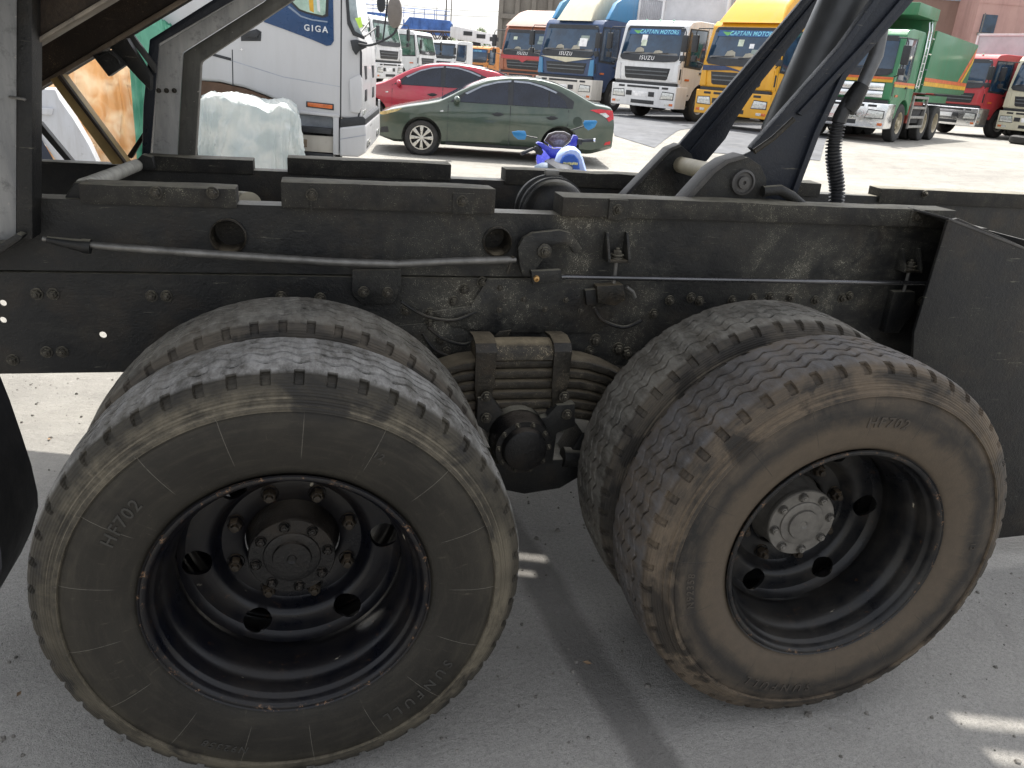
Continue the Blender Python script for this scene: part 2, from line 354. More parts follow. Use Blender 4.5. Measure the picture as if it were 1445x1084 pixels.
def grit():
    rng = random.Random(11); mb = MB()
    for k in range(2600):
        x = rng.uniform(-1.6,2.6); y = rng.uniform(-.6,2.9)
        if k > 1400: x = rng.uniform(-3,9); y = rng.uniform(1.8,9)
        r_ = abs(rng.gauss(0,.0035))+.0015; n_ = 5; a0_ = rng.random()*6
        base = [(x+r_*cos(a0_+2*pi*q/n_)*rng.uniform(.7,1.3), y+r_*sin(a0_+2*pi*q/n_)*rng.uniform(.7,1.3), -.001) for q in range(n_)]
        top_ = [(x+(p[0]-x)*.6, y+(p[1]-y)*.6, r_*rng.uniform(.5,1.0)) for p in base]
        mb.add(base+top_, [tuple(range(n_,2*n_))]+[(i,(i+1)%n_,(i+1)%n_+n_,i+n_) for i in range(n_)])
    o = mb.build('loose_grit', simple('grit_stone',(.16,.15,.135),.9,0,.6,60), smooth=False); tag(o, 'loose grit and small stones scattered over the concrete', 'grit', kind='stuff')
    mb = MB()
    for k in range(26):
        x = rng.uniform(-1.3,2.4); y = rng.uniform(-.5,2.6); a_ = rng.random()*6; L_ = rng.uniform(.012,.035); w_ = L_*rng.uniform(.2,.5)
        d_ = Vector((cos(a_),sin(a_),0)); e_ = Vector((-sin(a_),cos(a_),0)); c_ = Vector((x,y,.003))
        mb.add([c_-d_*L_, c_-e_*w_+Vector((0,0,.006)), c_+d_*L_+Vector((0,0,.004)), c_+e_*w_+Vector((0,0,.001))],[(0,1,2,3)])
    o = mb.build('leaf_litter', simple('dry_leaf',(.22,.15,.09),.8,0,.5,30), smooth=False, ofix=False); tag(o, 'dry leaf scraps lying on the concrete around the wheels', 'litter', kind='stuff')
grit()
DARKGR = simple('dark_grey_ground', (.085,.09,.10), .8, 0, .3, 1.5, bump=.4)  # dark blue-grey sheets laid on the yard
ground_patch('dark_ground_patch', [(862,150),(985,163),(1000,180),(958,184),(925,196),(868,184),(858,168)], DARKGR)
ground_patch('dark_ground_patch', [(985,172),(1100,176),(1170,185),(1160,214),(1095,216),(1000,205),(968,196),(985,186),(1005,181)], DARKGR)
def smooth(P, k=10):
    out = []
    for i in range(len(P)-1):
        a,b,c2,d = P[max(0,i-1)],P[i],P[i+1],P[min(len(P)-1,i+2)]
        for j in range(k):
            t = j/k; out.append(.5*((2*b)+(c2-a)*t+(2*a-5*b+4*c2-d)*t*t+(3*b-a-3*c2+d)*t**3))
    out.append(P[-1]); return out
# ================================================================== THE TRUCK
TR = empty('dump_truck', 'old black tipper truck with bare chassis, twin rear axles and dusty tyres filling the foreground', 'truck')
RT, WB = .527, 1.352
# ---- tyre mesh: revolved profile with zigzag grooves and shoulder notches cut in
def tyre_mesh():
    half = [(.020,.297),(.008,.302),(.000,.309),(-.006,.322),(-.011,.340),(-.015,.36),(-.018,.385),(-.019,.41),(-.017,.432),(-.014,.446),
            (-.0115,.4525),(-.0185,.4535),(-.0175,.461),(-.0165,.4630),(-.0095,.4640),(-.0070,.474),(-.0065,.4755),(-.0010,.477),(.001,.485),(.004,.491)]
    shoulder = [(.0062,.4955),(.0085,.500),(.0105,.5045),(.0130,.509),(.0160,.5125),(.0200,.5155),(.0250,.5180),(.0300,.5198),(.0340,.5210),(.0385,.5220),(.0430,.5230),(.0450,.5231)]
    ycen = .135
    tread = []; y = .047
    while y < ycen-.001: tread.append((y, .5232+.0038*sin((y-.043)/(ycen-.043)*pi/2))); y += .0019
    h = half+shoulder+tread
    prof = h + [(ycen,.527)] + [(2*ycen-a, r) for a, r in reversed(h)]
    n = 1200; P = np.array(prof); k = len(P)
    A = np.linspace(0, 2*pi, n, endpoint=False)
    Y = np.repeat(P[None,:,0], n, 0); Rr = np.repeat(P[None,:,1], n, 0); AA = np.repeat(A[:,None], k, 1)
    # zigzag ribs
    NP = 50; ph = (AA*NP/(2*pi)) % 1.0
    saw = np.clip(np.where(ph < .5, ph*4-1, 3-ph*4)*1.7, -1, 1)
    tr = np.clip((Rr-.5215)/.001, 0, 1)
    dep = np.zeros_like(Rr)
    for yc, amp, wd, s in ((.116,.0070,.0040,1),(.154,.0070,.0040,1),(.078,.0070,.0038,1),(.192,.0070,.0038,1)):
        d = np.abs(Y-(yc+amp*s*saw)); dep = np.maximum(dep, np.clip((wd-d)/.0010+.5, 0, 1)*.0115)
    # short sipes across the ribs at the zigzag corners
    for yc, s, o in ((.108,1,.0),(.146,1,.0),(.070,-1,.0),(.200,-1,.5)):
        q = np.abs(((ph-o+.5)%1)-.5); dep = np.maximum(dep, np.where((q < .07)&(np.abs(Y-yc)<.0065), .007, 0))
    Rr = Rr - dep*tr
    # shoulder notches, both sides, open on tread edge and sidewall
    w = .33; q = np.abs(((ph+.5)%1)-.5); inn = np.clip((w/2-q)/.03, 0, 1)
    for side in (0, 1):
        yy = Y if side == 0 else 2*ycen-Y
        m = np.clip((yy-.0045)/.002, 0, 1)*np.clip((.038-yy)/.003, 0, 1)*np.clip((Rr-.499)/.006, 0, 1)*inn
        Rr = Rr - m*.0095; Y = Y + (m*.0045 if side == 0 else -m*.0045)
    # wear: slight random raggedness of the tread edge
    rng = np.random.RandomState(3); low = np.interp(A*100, np.linspace(0,629,300), rng.rand(300))
    Rr = Rr - (np.clip((Rr-.505)/.01,0,1)*low[:,None]*.0018)
    V = np.stack([Rr*np.cos(AA), Y, Rr*np.sin(AA)], -1).reshape(-1, 3)
    i = np.arange(n)[:,None]; j = np.arange(k-1)[None,:]; i2 = (i+1) % n
    Fq = np.stack([i*k+j, i*k+j+1, i2*k+j+1, i2*k+j], -1).reshape(-1, 4)
    me = bpy.data.meshes.new('tyre'); me.vertices.add(len(V)); me.vertices.foreach_set('co', V.ravel())
    me.loops.add(Fq.size); me.loops.foreach_set('vertex_index', Fq.ravel().astype(np.int32))
    me.polygons.add(len(Fq)); me.polygons.foreach_set('loop_start', np.arange(0, Fq.size, 4, dtype=np.int32))
    me.update(calc_edges=True); me.validate(); me.polygons.foreach_set('use_smooth', [True]*len(Fq)); me.set_sharp_from_angle(angle=rad(45))
    return me
TYRE = tyre_mesh()
def disc_mesh():     # dished wheel disc with six hand holes
    front = [(.236,.112),(.232,.118),(.232,.164),(.226,.172),(.210,.179),(.199,.187),(.194,.198),(.196,.222),(.195,.240),(.186,.250),(.172,.2555)]
    back = [(y+.011, r) for y, r in reversed(front)]
    o = MB().lathe(front+back, 96, closed=True).build('rim_disc', RIM_L)
    cut = []
    for k in range(6):
        a = rad(-54+60*k); c = Vector((.219*cos(a), .2, .219*sin(a)))
        n = Vector((cos(a)*.30, 1, sin(a)*.30)).normalized()
        m = MB().tube([c-n*.1, c+n*.12], .0335, 28); cc = m.build('c', BLACK); cut.append(cc)
    boolean(o, cut); me = o.data; bpy.data.objects.remove(o); me.materials.clear(); return me
DISC = disc_mesh()
def barrel_mesh():
    prof = [(.004,.2985),(.0015,.3036),(-.003,.3040),(-.006,.3015),(-.0065,.297),(-.004,.2925),(.002,.2890),(.010,.2870),(.016,.2850),(.020,.2800),(.024,.2775),
            (.050,.2745),(.058,.2735),(.064,.2690),(.072,.2620),(.085,.2580),(.105,.2550),(.130,.2530),(.150,.2560),(.170,.2600),(.20,.264),(.23,.270),(.25,.285),(.262,.300),(.268,.300)]
    back = [(y, r+.010) for y, r in reversed(prof[4:-1])]
    return MB().lathe(prof+back, 120, closed=True).mesh('barrel', ang=40)
BARREL = barrel_mesh()
def nut_mesh(r=.0165, h=.020, stud=.009, sh=.010):
    mb = MB(); mb.lathe([(0,0),(0,r*1.25),(-.005,r*1.22)], 16)
    mb.lathe([(-.005,0),(-.005,r),(-.005-h+.004,r),(-.005-h,r*.82),(-.005-h,0)], 6)
    mb.lathe([(-.005-h,stud),(-.005-h-sh,stud*.92),(-.005-h-sh-.001,0)], 12)
    return mb.mesh('lug_nut', ang=25)
NUT = nut_mesh(); SBOLT = nut_mesh(.0105, .006, .005, .003)
def hub_meshes():
    hub = MB().lathe([(.29,.112),(.262,.112),(.250,.108),(.235,.103),(.180,.098),(.176,.1005),(.166,.1005),(.162,.098),(.1618,.0665),(.158,.0650),(.156,.0600),(.1565,.045),(.150,.043),(.1495,.012),(.153,.008),(.153,0)], 64)
    return hub.mesh('hub', ang=30)
HUB = hub_meshes()
def side_y(r):       # sidewall surface for the lettering
    pts = [(.302,.008),(.322,-.006),(.34,-.011),(.36,-.015),(.385,-.018),(.41,-.019),(.432,-.017),(.446,-.014)]
    return float(np.interp(r, [p[0] for p in pts], [p[1] for p in pts]))
def lettering(txt, size, rad0, deg, mat, par, spacing=1.15, shear=.15):
    def fn(c):
        a = rad(deg)-c.x/rad0; r = rad0+c.y
        return Vector((r*cos(a), side_y(r)-.0006-(c.z+.0012)*.9, r*sin(a)))
    me = text_mesh(txt, size, 0.0008, shear, .0003, spacing, fn)
    return link('lettering', me, mat, par)
def wheel(x, y, outer, rub, rimm, hubm, letm, rot, label):
    wh = link('wheel', BARREL.copy(), rimm, TR, (x, y, RT)); wh['label'] = label
    ty = link('tyre', TYRE, None, wh, (0,0,0), (0, rot*.31, 0))
    if not TYRE.materials: TYRE.materials.append(rub)
    ty.material_slots[0].link = 'OBJECT'; ty.material_slots[0].material = rub
    if outer:
        ds = link('rim_disc', DISC.copy(), rimm, wh, (0,0,0), (0, 0, 0))
        link('hub', HUB.copy(), hubm, wh)
        for k in range(8):
            a = rad(20+45*k); link('lug_nut', NUTM[rimm.name], None, wh, (.1425*cos(a), .2325, .1425*sin(a)), (0, rad(k*17), 0))
        for k in range(8):
            a = rad(10+45*k); link('flange_bolt', SB[hubm.name], None, wh, (.0835*cos(a), .1615, .0835*sin(a)), (0, rad(k*23), 0))
        dy = MB().tube([(.208,.10,-.17),(.213,.13,-.165),(.222,.17,-.16),(.215,.20,-.15)], [.004,.004,.006,.005], 8); dy.build('valve_stem', BRASS, wh)
        lettering('HF702', .038, .385, 145+rot, letm, wh, 1.2)
        lettering('SUNFULL', .034, .405, -44+rot, letm, wh, 1.75)
        lettering('N92358', .026, .410, -112+rot, letm, wh, 1.3)
        lettering('12', .02, .395, 62+rot, letm, wh, 1.3)
    return wh
NUTM = {}; SB = {}
for rm, hm in ((RIM_L, HUBDARK), (RIM_R, HUBGREY)):
    a = NUT.copy(); a.materials.append(dusty_black('nut_'+rm.name, base=(.03,.024,.018), dust=(.20,.15,.10), amt=.5, clumps=40, rough=.45)); NUTM[rm.name] = a
    b = SBOLT.copy(); b.materials.append(hm); SB[hm.name] = b
wheel(0, 0, True, RUB_L, RIM_L, HUBDARK, LETTER_L, 0, 'dual wheel in front on the left, black wall with tan mud round the shoulder')
wheel(WB, 0, True, RUB_R, RIM_R, HUBGREY, LETTER_R, -60, 'dual wheel in front on the right, brown dusty wall and grey hub face')
wheel(0, .325, False, RUB_I, RIM_L, None, None, 20, 'inner dual wheel behind the left wheel')
wheel(WB, .325, False, RUB_I, RIM_L, None, None, 50, 'inner dual wheel behind the right wheel')
for x in (0, WB):     # far side duals, seen through the gaps
    for y in (1.845, 2.17): wheel(x, y, False, RUB_I, RIM_L, None, None, 30, None if 0 else 'wheel on the far side of the truck')
    MB().lathe([(.30,.0),(.30,.10),(.52,.11),(.60,.075),(.95,.08),(1.03,.19),(1.2,.23),(1.40,.19),(1.48,.08),(1.85,.075),(2.15,.10)], 32).build('axle', GREASE, TR, (x,0,RT))
    MB().lathe([(.62,.0),(.62,.205),(.66,.205),(.66,0)], 40).build('brake_drum', BLACK2, TR, (x,0,RT))
# ---- chassis rails
YW = .80
def px_poly(pix, Y): return [(p.x, p.z) for p in (at(a,b,Y) for a,b in pix)]
def plate(name, pix, Y, th, mat, bevel=.003, holes=(), parent=TR, **k):
    return MB().prism(px_poly(pix, Y), Y, Y+th).build(name, mat, parent, bevel=bevel, **k)
def holes_plate(x0, x1, z0, z1, y0, y1, holes, n=28):
    bm = bmesh.new()
    def loop(pts):
        vs = [bm.verts.new((x, y0, z)) for x, z in pts]; return [bm.edges.new((vs[i], vs[(i+1)%len(vs)])) for i in range(len(vs))]
    es = loop([(x0,z0),(x1,z0),(x1,z1),(x0,z1)])
    for (cx, cz, r) in holes: es += loop([(cx+r*cos(2*pi*i/n), cz+r*sin(2*pi*i/n)) for i in range(n)])
    bmesh.ops.triangle_fill(bm, edges=es, use_beauty=True)
    r = bmesh.ops.extrude_face_region(bm, geom=bm.faces[:])
    bmesh.ops.translate(bm, verts=[g for g in r['geom'] if isinstance(g, bmesh.types.BMVert)], vec=(0, y1-y0, 0))
    bmesh.ops.recalc_face_normals(bm, faces=bm.faces[:])
    me = bpy.data.meshes.new('web'); bm.to_mesh(me); bm.free(); me.polygons.foreach_set('use_smooth',[True]*len(me.polygons)); me.set_sharp_from_angle(angle=rad(30)); return me
def xz(px, py, Y=YW): p = at(px, py, Y); return p.x, p.z
hA = xz(322,334); hB = xz(702,341); h1 = xz(145,473); h2 = xz(4,428); h3 = xz(4,452)
XL, XR = -3.2, 4.2
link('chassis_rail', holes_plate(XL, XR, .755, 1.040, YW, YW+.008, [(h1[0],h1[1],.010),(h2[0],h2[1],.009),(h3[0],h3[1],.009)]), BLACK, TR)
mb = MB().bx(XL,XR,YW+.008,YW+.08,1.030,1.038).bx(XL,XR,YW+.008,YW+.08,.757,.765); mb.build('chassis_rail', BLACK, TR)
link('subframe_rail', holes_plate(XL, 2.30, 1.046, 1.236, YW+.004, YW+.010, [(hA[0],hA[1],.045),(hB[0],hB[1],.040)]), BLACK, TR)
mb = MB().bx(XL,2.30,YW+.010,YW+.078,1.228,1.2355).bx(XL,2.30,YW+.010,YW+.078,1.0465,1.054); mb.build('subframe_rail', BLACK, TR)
for (hx, hz), q_ in ((hA,.0435),(hB,.0385)):
    MB().lathe([(.09,0),(.09,q_),(-.004,q_),(-.007,q_+.002),(-.004,q_+.0055),(.004,q_+.0055)], 40).build('cross_tube', GREASE, TR, (hx, YW, hz))
for y0, y1 in ((1.66, 1.735),):
    MB().bx(XL,XR,y0,y1,.755,1.04).build('chassis_rail', BLACK2, TR, bevel=.004)
    MB().bx(XL,XR,y0+.003,y1-.003,1.045,1.215).build('subframe_rail', BLACK2, TR, bevel=.004)
for x in (-1.6,-.45,.66,1.9,3.0):
    MB().bx(x-.06,x+.06,YW+.09,1.65,.80,1.0).build('cross_member', BLACK2, TR, bevel=.004)
# ---- blackened packing beams bolted on top of the rails
def beam(pa, pb, Y, dep, h, mat=WOODB, chip=False, name='packing_beam'):
    a = at(*pa, Y); b = at(*pb, Y); z1 = (a.z+b.z)/2; z0 = z1-h
    mb = MB(); n = max(2, int((b.x-a.x)/.09)); rings = []
    for i in range(n+1):
        x = a.x+(b.x-a.x)*i/n; j = [random.uniform(-.0022,.0022) for _ in range(8)]
        rings.append([(x,Y+j[0],z0),(x,Y+dep+j[1],z0),(x,Y+dep+j[2],z1+j[3]),(x,Y+j[4],z1+j[5])])
    return mb.loft(rings).build(name, mat, TR, bevel=.004, ang=30)
beam((110,262),(332,264),YW-.012,.09,.052); beam((396,256),(700,268),YW-.022,.095,.070); 
bR = beam((795,276),(1350,299),YW-.016,.10,.058)
beam((205,221),(357,226),1.65,.09,.05); beam((405,220),(637,234),1.65,.09,.062); beam((714,238),(1160,260),1.65,.09,.058); beam((1245,265),(1500,278),1.65,.09,.062)
for px0, px1, pyt, pyb in ((437,441,262,300),(639,668,272,302)):
    a = at(px0,pyt,YW-.022); b = at(px1,pyb,YW-.022)
    MB().bx(a.x,b.x,YW-.0265,YW-.021,b.z,a.z).build('strap_plate', WOODB, TR, bevel=.001)
for c, s in (((872,296),.030),((1293,308),.026)):
    a = at(*c,YW-.02); MB().bx(a.x-s,a.x+s,YW-.024,YW-.015,a.z-s,a.z+s).build('strap_plate', WOODB, TR, bevel=.002)
def hexbolt(r, h):
    mb = MB(); mb.lathe([(0,0),(0,r*1.45),(-.003,r*1.4),(-.003,r)], 20); mb.lathe([(-.003,0),(-.003,r),(-h+.002,r),(-h,r*.85),(-h,0)], 6)
    mb.lathe([(-h,r*.5),(-h-.007,r*.45),(-h-.008,0)], 10); return mb.mesh('bolt', ang=25)
HB = hexbolt(.0115,.012); HB.materials.append(BOLT); SBH = hexbolt(.006,.006); SBH.materials.append(BOLT); HBB = hexbolt(.0145,.014); HBB.materials.append(BOLT)
def bolt(px, py, Y=YW, big=False, lab=None):
    p = at(px, py, Y); o = link('bolt', HBB if big else HB, None, TR, (p.x, Y, p.z), (0, random.random()*3, 0)); return o
for b in [(52,415),(75,415),(214,418),(235,418),(397,419),(452,421),(66,497),(88,497),(18,508),(513,412,'p'),(547,413,'p'),
          (573,438),(607,442),(606,455),(738,421),(768,435),(797,422),(818,437),(704,405),(704,436),(945,424),(975,420),(987,425),(922,443),
          (1033,424),(1063,421),(1115,420),(1150,424),(1188,421),(1198,418),(1086,419),(621,478,'b'),(630,494,'b'),(840,480,'b'),(872,492,'b'),(884,498,'b'),(832,495),
          (440,275,'w'),(300,272,'w'),(220,272,'w'),(560,262,'f'),(652,284,'w'),(872,296,'w'),(1293,306,'w'),(1305,274,'f'),(1320,438),(1300,425),(680,398),(655,408),(640,425)]:
    k = b[2] if len(b) > 2 else ''
    bolt(b[0], b[1], {'p':YW-.019,'b':YW,'w':YW-.025,'f':1.648,'':YW}[k], k == 'b')
# ---- gusset plates, brackets on the rail
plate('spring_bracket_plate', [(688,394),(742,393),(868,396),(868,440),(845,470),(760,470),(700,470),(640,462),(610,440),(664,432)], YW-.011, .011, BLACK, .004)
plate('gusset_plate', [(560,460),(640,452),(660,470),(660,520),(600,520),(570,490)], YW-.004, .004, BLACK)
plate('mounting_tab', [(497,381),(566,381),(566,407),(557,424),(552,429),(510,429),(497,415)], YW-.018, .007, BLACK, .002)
MB().bx(*[f(at(497,381,YW).x, at(566,381,YW).x) for f in (min,max)], YW-.011, YW+.001, 1.035, 1.05).build('mounting_tab', BLACK, TR)
# U bracket with two ribs and a bolt
def rib_bracket(px0, px1, pyt, pyb, proud=.055, up=True):
    a = at(px0, pyt, YW-.0); b = at(px1, pyb, YW-proud)
    for px in (px0, px1):
        t = at(px, pyt, YW); x = at(px, pyb, YW-proud*.5).x; zb = b.z
        MB().prism([(YW+.003,t.z),(YW-.012,t.z),(YW-proud,zb+.012),(YW-proud,zb),(YW+.003,zb)], x-.004, x+.004, 'x').build('bracket_rib', BLACK, TR, bevel=.0012)
    x0 = at(px0,pyb,YW-proud*.5).x; x1 = at(px1,pyb,YW-proud*.5).x
    MB().bx(x0+.0045,x1-.0045,YW-proud+.002,YW+.003,b.z-.001,b.z+.0065).build('bracket_shelf', GREASE, TR, bevel=.001)
    o = link('bolt', HBB, None, TR, ((x0+x1)/2, YW-proud*.55, b.z+.008), (rad(-90),0,0)); 
    o2 = link('bolt', HBB, None, TR, ((x0+x1)/2, YW-proud*.55, b.z+.018), (rad(-90),0,.4))
    MB().tube([((x0+x1)/2,YW-proud*.55,b.z),((x0+x1)/2,YW-proud*.55,b.z-.07)], .006, 10).build('bracket_stud', ROD, TR)
rib_bracket(855,883,327,371); rib_bracket(1270,1293,350,385,.045)
plate('lower_bracket', [(1262,412),(1292,412),(1290,440),(1268,470),(1248,470)], YW-.03, .03, BLACK, .003)
plate('clamp_block', [(842,404),(880,402),(884,424),(868,432),(844,428)], YW-.045, .045, GREASE, .005)
plate('clamp_block', [(826,410),(842,408),(843,430),(828,432)], YW-.03, .03, BLACK2, .004)
MB().tube([at(884,405,YW-.04),at(893,412,YW-.035),at(896,420,YW-.03)], .006, 8).build('clamp_clip', ROD, TR)
# ---- tailgate hook (hooked lever) and its pull rods
YH = YW-.055
hook = [(733,372),(731,350),(738,337),(752,329),(790,325),(806,329),(815,341),(822,352),(818,359),(809,357),(806,350),(797,344),(778,346),(770,352),(768,364),(757,380),(748,392),(737,388)]
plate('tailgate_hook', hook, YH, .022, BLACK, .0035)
MB().lathe([(0,0),(0,.021),(-.006,.021),(-.008,.014),(-.016,.013),(-.017,.008),(-.024,.007),(-.024,0)], 24).build('hook_pivot', BOLT, TR, tuple(at(768,354,YH-.001)))
MB().lathe([(0,0),(0,.008),(-.06,.008),(-.06,0)], 12).build('hook_pin', BLACK2, TR, tuple(at(768,354,YW)))
p1 = [at(60,337,YH-.01),at(100,343,YH-.01),at(150,348,YH-.01),at(300,359,YH-.01),at(470,370,YH-.01),at(560,373,YH-.01),at(640,369,YH-.01),at(715,367,YH-.01),at(728,367,YH-.01)]
MB().tube(p1, [.006,.007,.010,.0115,.0115,.0115,.0115,.0115,.007], 14).build('pull_rod', ROD, TR)
MB().tube([at(66,338,YH-.012),at(112,346,YH-.012),at(118,347,YH-.012),at(128,348,YH-.012)], [.008,.016,.019,.019], 12).build('rod_fork', BLACK, TR)
MB().tube([at(724,362,YH-.012),at(716,386,YH-.012)], .005, 8).build('link_bar', GREASE, TR)
MB().tube([at(752,392,YH-.01),at(800,391,YH-.01),at(1000,395,YH-.01),at(1318,400,YH-.01)], .0072, 12).build('pull_rod', simple('shiny_rod',(.12,.12,.125),.25,.8), TR)
MB().tube([at(1316,400,YH-.01),at(1352,404,YH-.01)], .009, 10).build('rod_fork', GREASE, TR)
plate('rod_fork', [(750,383),(792,381),(794,398),(752,402)], YH-.022, .022, BLACK, .003)
MB().lathe([(0,0),(0,.008),(-.012,.008),(-.014,.0035),(-.006,.003),(-.006,0)], 16).build('grease_nipple', BRASS, TR, tuple(at(756,393,YH-.022)))
MB().lathe([(-.001,0),(-.001,.009),(.02,.009),(.02,0)], 16).build('rod_pin', BRASS, TR, tuple(at(757,393,YH-.022)))
# ---- leaf spring pack, clamps, trunnion
YS = .64
SPRG = dusty_black('spring_grime', base=(.02,.018,.015), dust=(.40,.33,.22), amt=1.3, rough=.5, clumps=9, brown=.7)
def leaf(z, th, xl, xr, arch, y0=YS, wd=.085):
    rings = []; n = 18; xc = .665; m = 5
    for i in range(n+1):
        x = xl+(xr-xl)*i/n; u = abs(x-xc); zz = z - arch*max(0, u-.12)**2*1.5
        ring = [(x, y0+wd, zz), (x, y0+wd, zz-th), (x, y0+.004, zz-th)] + [(x, y0-.0045*sin(pi*k/m)**.6, zz-th+th*k/m) for k in range(1, m)] + [(x, y0+.004, zz)]
        rings.append(ring)
    return MB().loft(rings).build('leaf', GREASE, TR, ang=40)
zt = at(740,507,YS).z
lens = [.58,.56,.52,.46,.40,.33]; pit = .0330
for i, L in enumerate(lens): leaf(zt-i*pit, .0300, .665-L, .665+L, 1.0-.03*i)
a = at(672,474,YS-.01); b = at(808,510,YS-.01)
capm = MB(); rr = []
for i in range(13):
    x = a.x+.004+(b.x-a.x-.008)*i/12; k = .92 if i in (0,12) else 1; hh = .047*(1+.10*sin(pi*i/12))
    rr.append([(x, YS+.04+.052*k*cos(t), zt+.001+hh*k*max(0,sin(t))**.7) for t in [pi*q/10 for q in range(11)]])
capm.loft(rr).build('spring_cap', SPRG, TR, ang=50)
for (pa, pb) in ((672,702),(783,808)):
    x0 = at(pa,490,YS-.02).x; x1 = at(pb,490,YS-.02).x; zb = at(740,580,YS-.02).z; xm = (x0+x1)/2
    pts = [(YS+.10,zt+.054),(YS+.04,zt+.062),(YS-.004,zt+.052),(YS-.022,zt+.030),(YS-.022,zt-.07),(YS-.016,zb)]
    rings = []
    for i, (y, z) in enumerate(pts):
        wv = (x1-x0)/2*(1 if i < 4 else (.95 if i == 4 else .55)); th = .010
        if i == 0: d = (0, -1)
        rings.append([(xm-wv,y,z),(xm+wv,y,z),(xm+wv,y+(th if i>2 else .0),z-(0 if i>2 else th)),(xm-wv,y+(th if i>2 else .0),z-(0 if i>2 else th))])
    MB().loft(rings).build('spring_clamp', GREASE, TR, bevel=.002)
for px_, py_ in ((686,560),(796,560),(686,590),(800,585)):
    q_ = at(px_,py_,YS-.035); link('bolt', HB, None, TR, tuple(q_))
plate('spring_seat', [(674,562),(694,560),(716,590),(745,596),(772,588),(786,572),(812,570),(812,602),(786,612),(780,655),(705,655),(690,612),(672,600)], YS-.03, .12, BLACK2, .006)
c = at(742,638,.50)
MB().lathe([(.0,0),(.0,.054),(.004,.062),(.012,.066),(.026,.067),(.027,.083),(.040,.085),(.050,.086),(.2,.088)], 48).build('trunnion_cap', HUBDARK, TR, tuple(c))
for k in range(10):
    aa = 2*pi*k/10; link('bolt', SBH, None, TR, (c.x+.075*cos(aa), .50+.027, c.z+.075*sin(aa)), (0,aa,0))
MB().lathe([(.6,.09),(1.9,.09)], 24).build('trunnion_shaft', BLACK2, TR, (c.x,0,c.z))
MB().lathe([(-.02,0),(-.02,.004),(0,.006),(.008,.006),(.008,0)],12,ax='z').build('grease_nipple', BRASS, TR, tuple(at(741,592,.60)))
plate('dirt_cake', [(690,480),(705,468),(722,466),(715,480),(700,486)], YW-.016, .004, GREASE, .001)
MB().tube([at(690,655,.62)+Vector((0,.05,0)),at(560,640,.62)+Vector((0,.05,.0))], .032, 16).build('torque_rod', BLACK2, TR)
MB().tube([at(800,655,.62)+Vector((0,.05,0)),at(940,660,.62)+Vector((0,.05,.0))], .032, 16).build('torque_rod', BLACK2, TR)
plate('axle_bracket', [(690,655),(800,648),(822,610),(845,612),(838,662),(790,690),(740,698),(700,690)], .66, .12, BLACK2, .008)
for pts_, r_ in (([(596,470),(612,492),(640,505),(664,500)],.006),([(604,462),(625,478),(652,486),(668,482)],.005),([(838,434),(850,452),(880,462),(905,452)],.006),([(566,426),(600,446),(640,452),(672,440)],.005)):
    MB().tube(smooth([at(a_,b_,YW-.03) for a_, b_ in pts_],6), r_, 8).build('brake_line', BLACK2, TR)
# ---- air tank between the rails, cross tubes
p = at(776,292,1.06)
MB().lathe([(-.115,0),(-.11,.05),(-.095,.085),(-.07,.103),(-.05,.108),(-.045,.108),(-.043,.113),(-.034,.113),(-.032,.108),(.0,.108),(.004,.116),(.014,.116),(.018,.108),(.05,.108),(.09,.09),(.12,.0)], 56).build('brake_chamber', BLACK2, TR, (p.x,1.06,p.z-.012))
MB().box((p.x+.0,1.073,p.z+.108),(.045,.022,.018)).build('chamber_clamp', ROD, TR, bevel=.002)
MB().tube([at(352,283,.95)+Vector((0,0,-.01)), at(338,283,1.62)], .034, 24).build('cross_tube', CREAMTUBE, TR)
MB().tube([at(118,263,.86),at(194,233,1.62)], .021, 20).build('cross_pipe', simple('pale_pipe',(.33,.32,.28),.6,.1,.3,20), TR)
plate('pipe_bracket', [(84,290),(104,258),(125,256),(140,264),(150,288)], YW+.03, .05, BLACK2, .005)
plate('pipe_bracket', [(180,240),(200,218),(214,222),(220,240)], 1.60, .05, BLACK2, .005)
# ---- upright post, kinked frame, tipped body underside
def slab(name, pix, Y, th, mat, bevel=.004, lab=None):
    o = plate(name, pix, Y, th, mat, bevel);
    if lab: o['label'] = lab
    return o
slab('post_web', [(-60,-40),(24,-40),(23,338),(-60,350)], .74, .012, GREYST, lab='weathered grey web of the upright post')
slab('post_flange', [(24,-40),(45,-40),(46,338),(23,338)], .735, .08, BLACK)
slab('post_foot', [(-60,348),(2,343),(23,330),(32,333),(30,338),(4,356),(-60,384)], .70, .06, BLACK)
MB().tube([at(14,137,.735),at(14,137,.72),at(34,140,.71),at(36,142,.71)], .0035, 8).build('latch_pin', ROD, TR)
Yk = 1.74
slab('kinked_frame_flange', [(200,222),(202,150),(211,56),(300,0),(345,-40),(372,-40),(330,0),(224,62),(212,222)], Yk-.01, .10, ARM, lab='dark blue-black outer flange of the kinked upright frame')
slab('kinked_frame_web', [(215,222),(225,65),(331,1),(378,-40),(418,-40),(372,2),(258,74),(250,222)], Yk-.002, .012, grey_steel('lit_face_steel',(.28,.28,.28),(.52,.51,.49)), lab='grey web of the kinked upright frame')  # lit face put into the colour: web paler than the rest
slab('kinked_frame_rib', [(250,222),(258,75),(372,3),(418,-40),(460,-40),(418,-2),(284,88),(276,222)], Yk, .055, grey_steel('frame_steel_dark',(.06,.058,.052),(.14,.135,.12)), .01, lab='dark outer rib of the kinked upright frame')
for px in (224,235,246): q_ = at(px,128,Yk-.003); link('bolt', SBH, None, TR, tuple(q_))
body_dir = Vector((.36,0,.235)).normalized()
bA, bB = at(45,130,1.60), at(262,0,1.60); SL = (bB.z-bA.z)/(bB.x-bA.x)
def bodyline(x): return bA.z+SL*(x-bA.x)
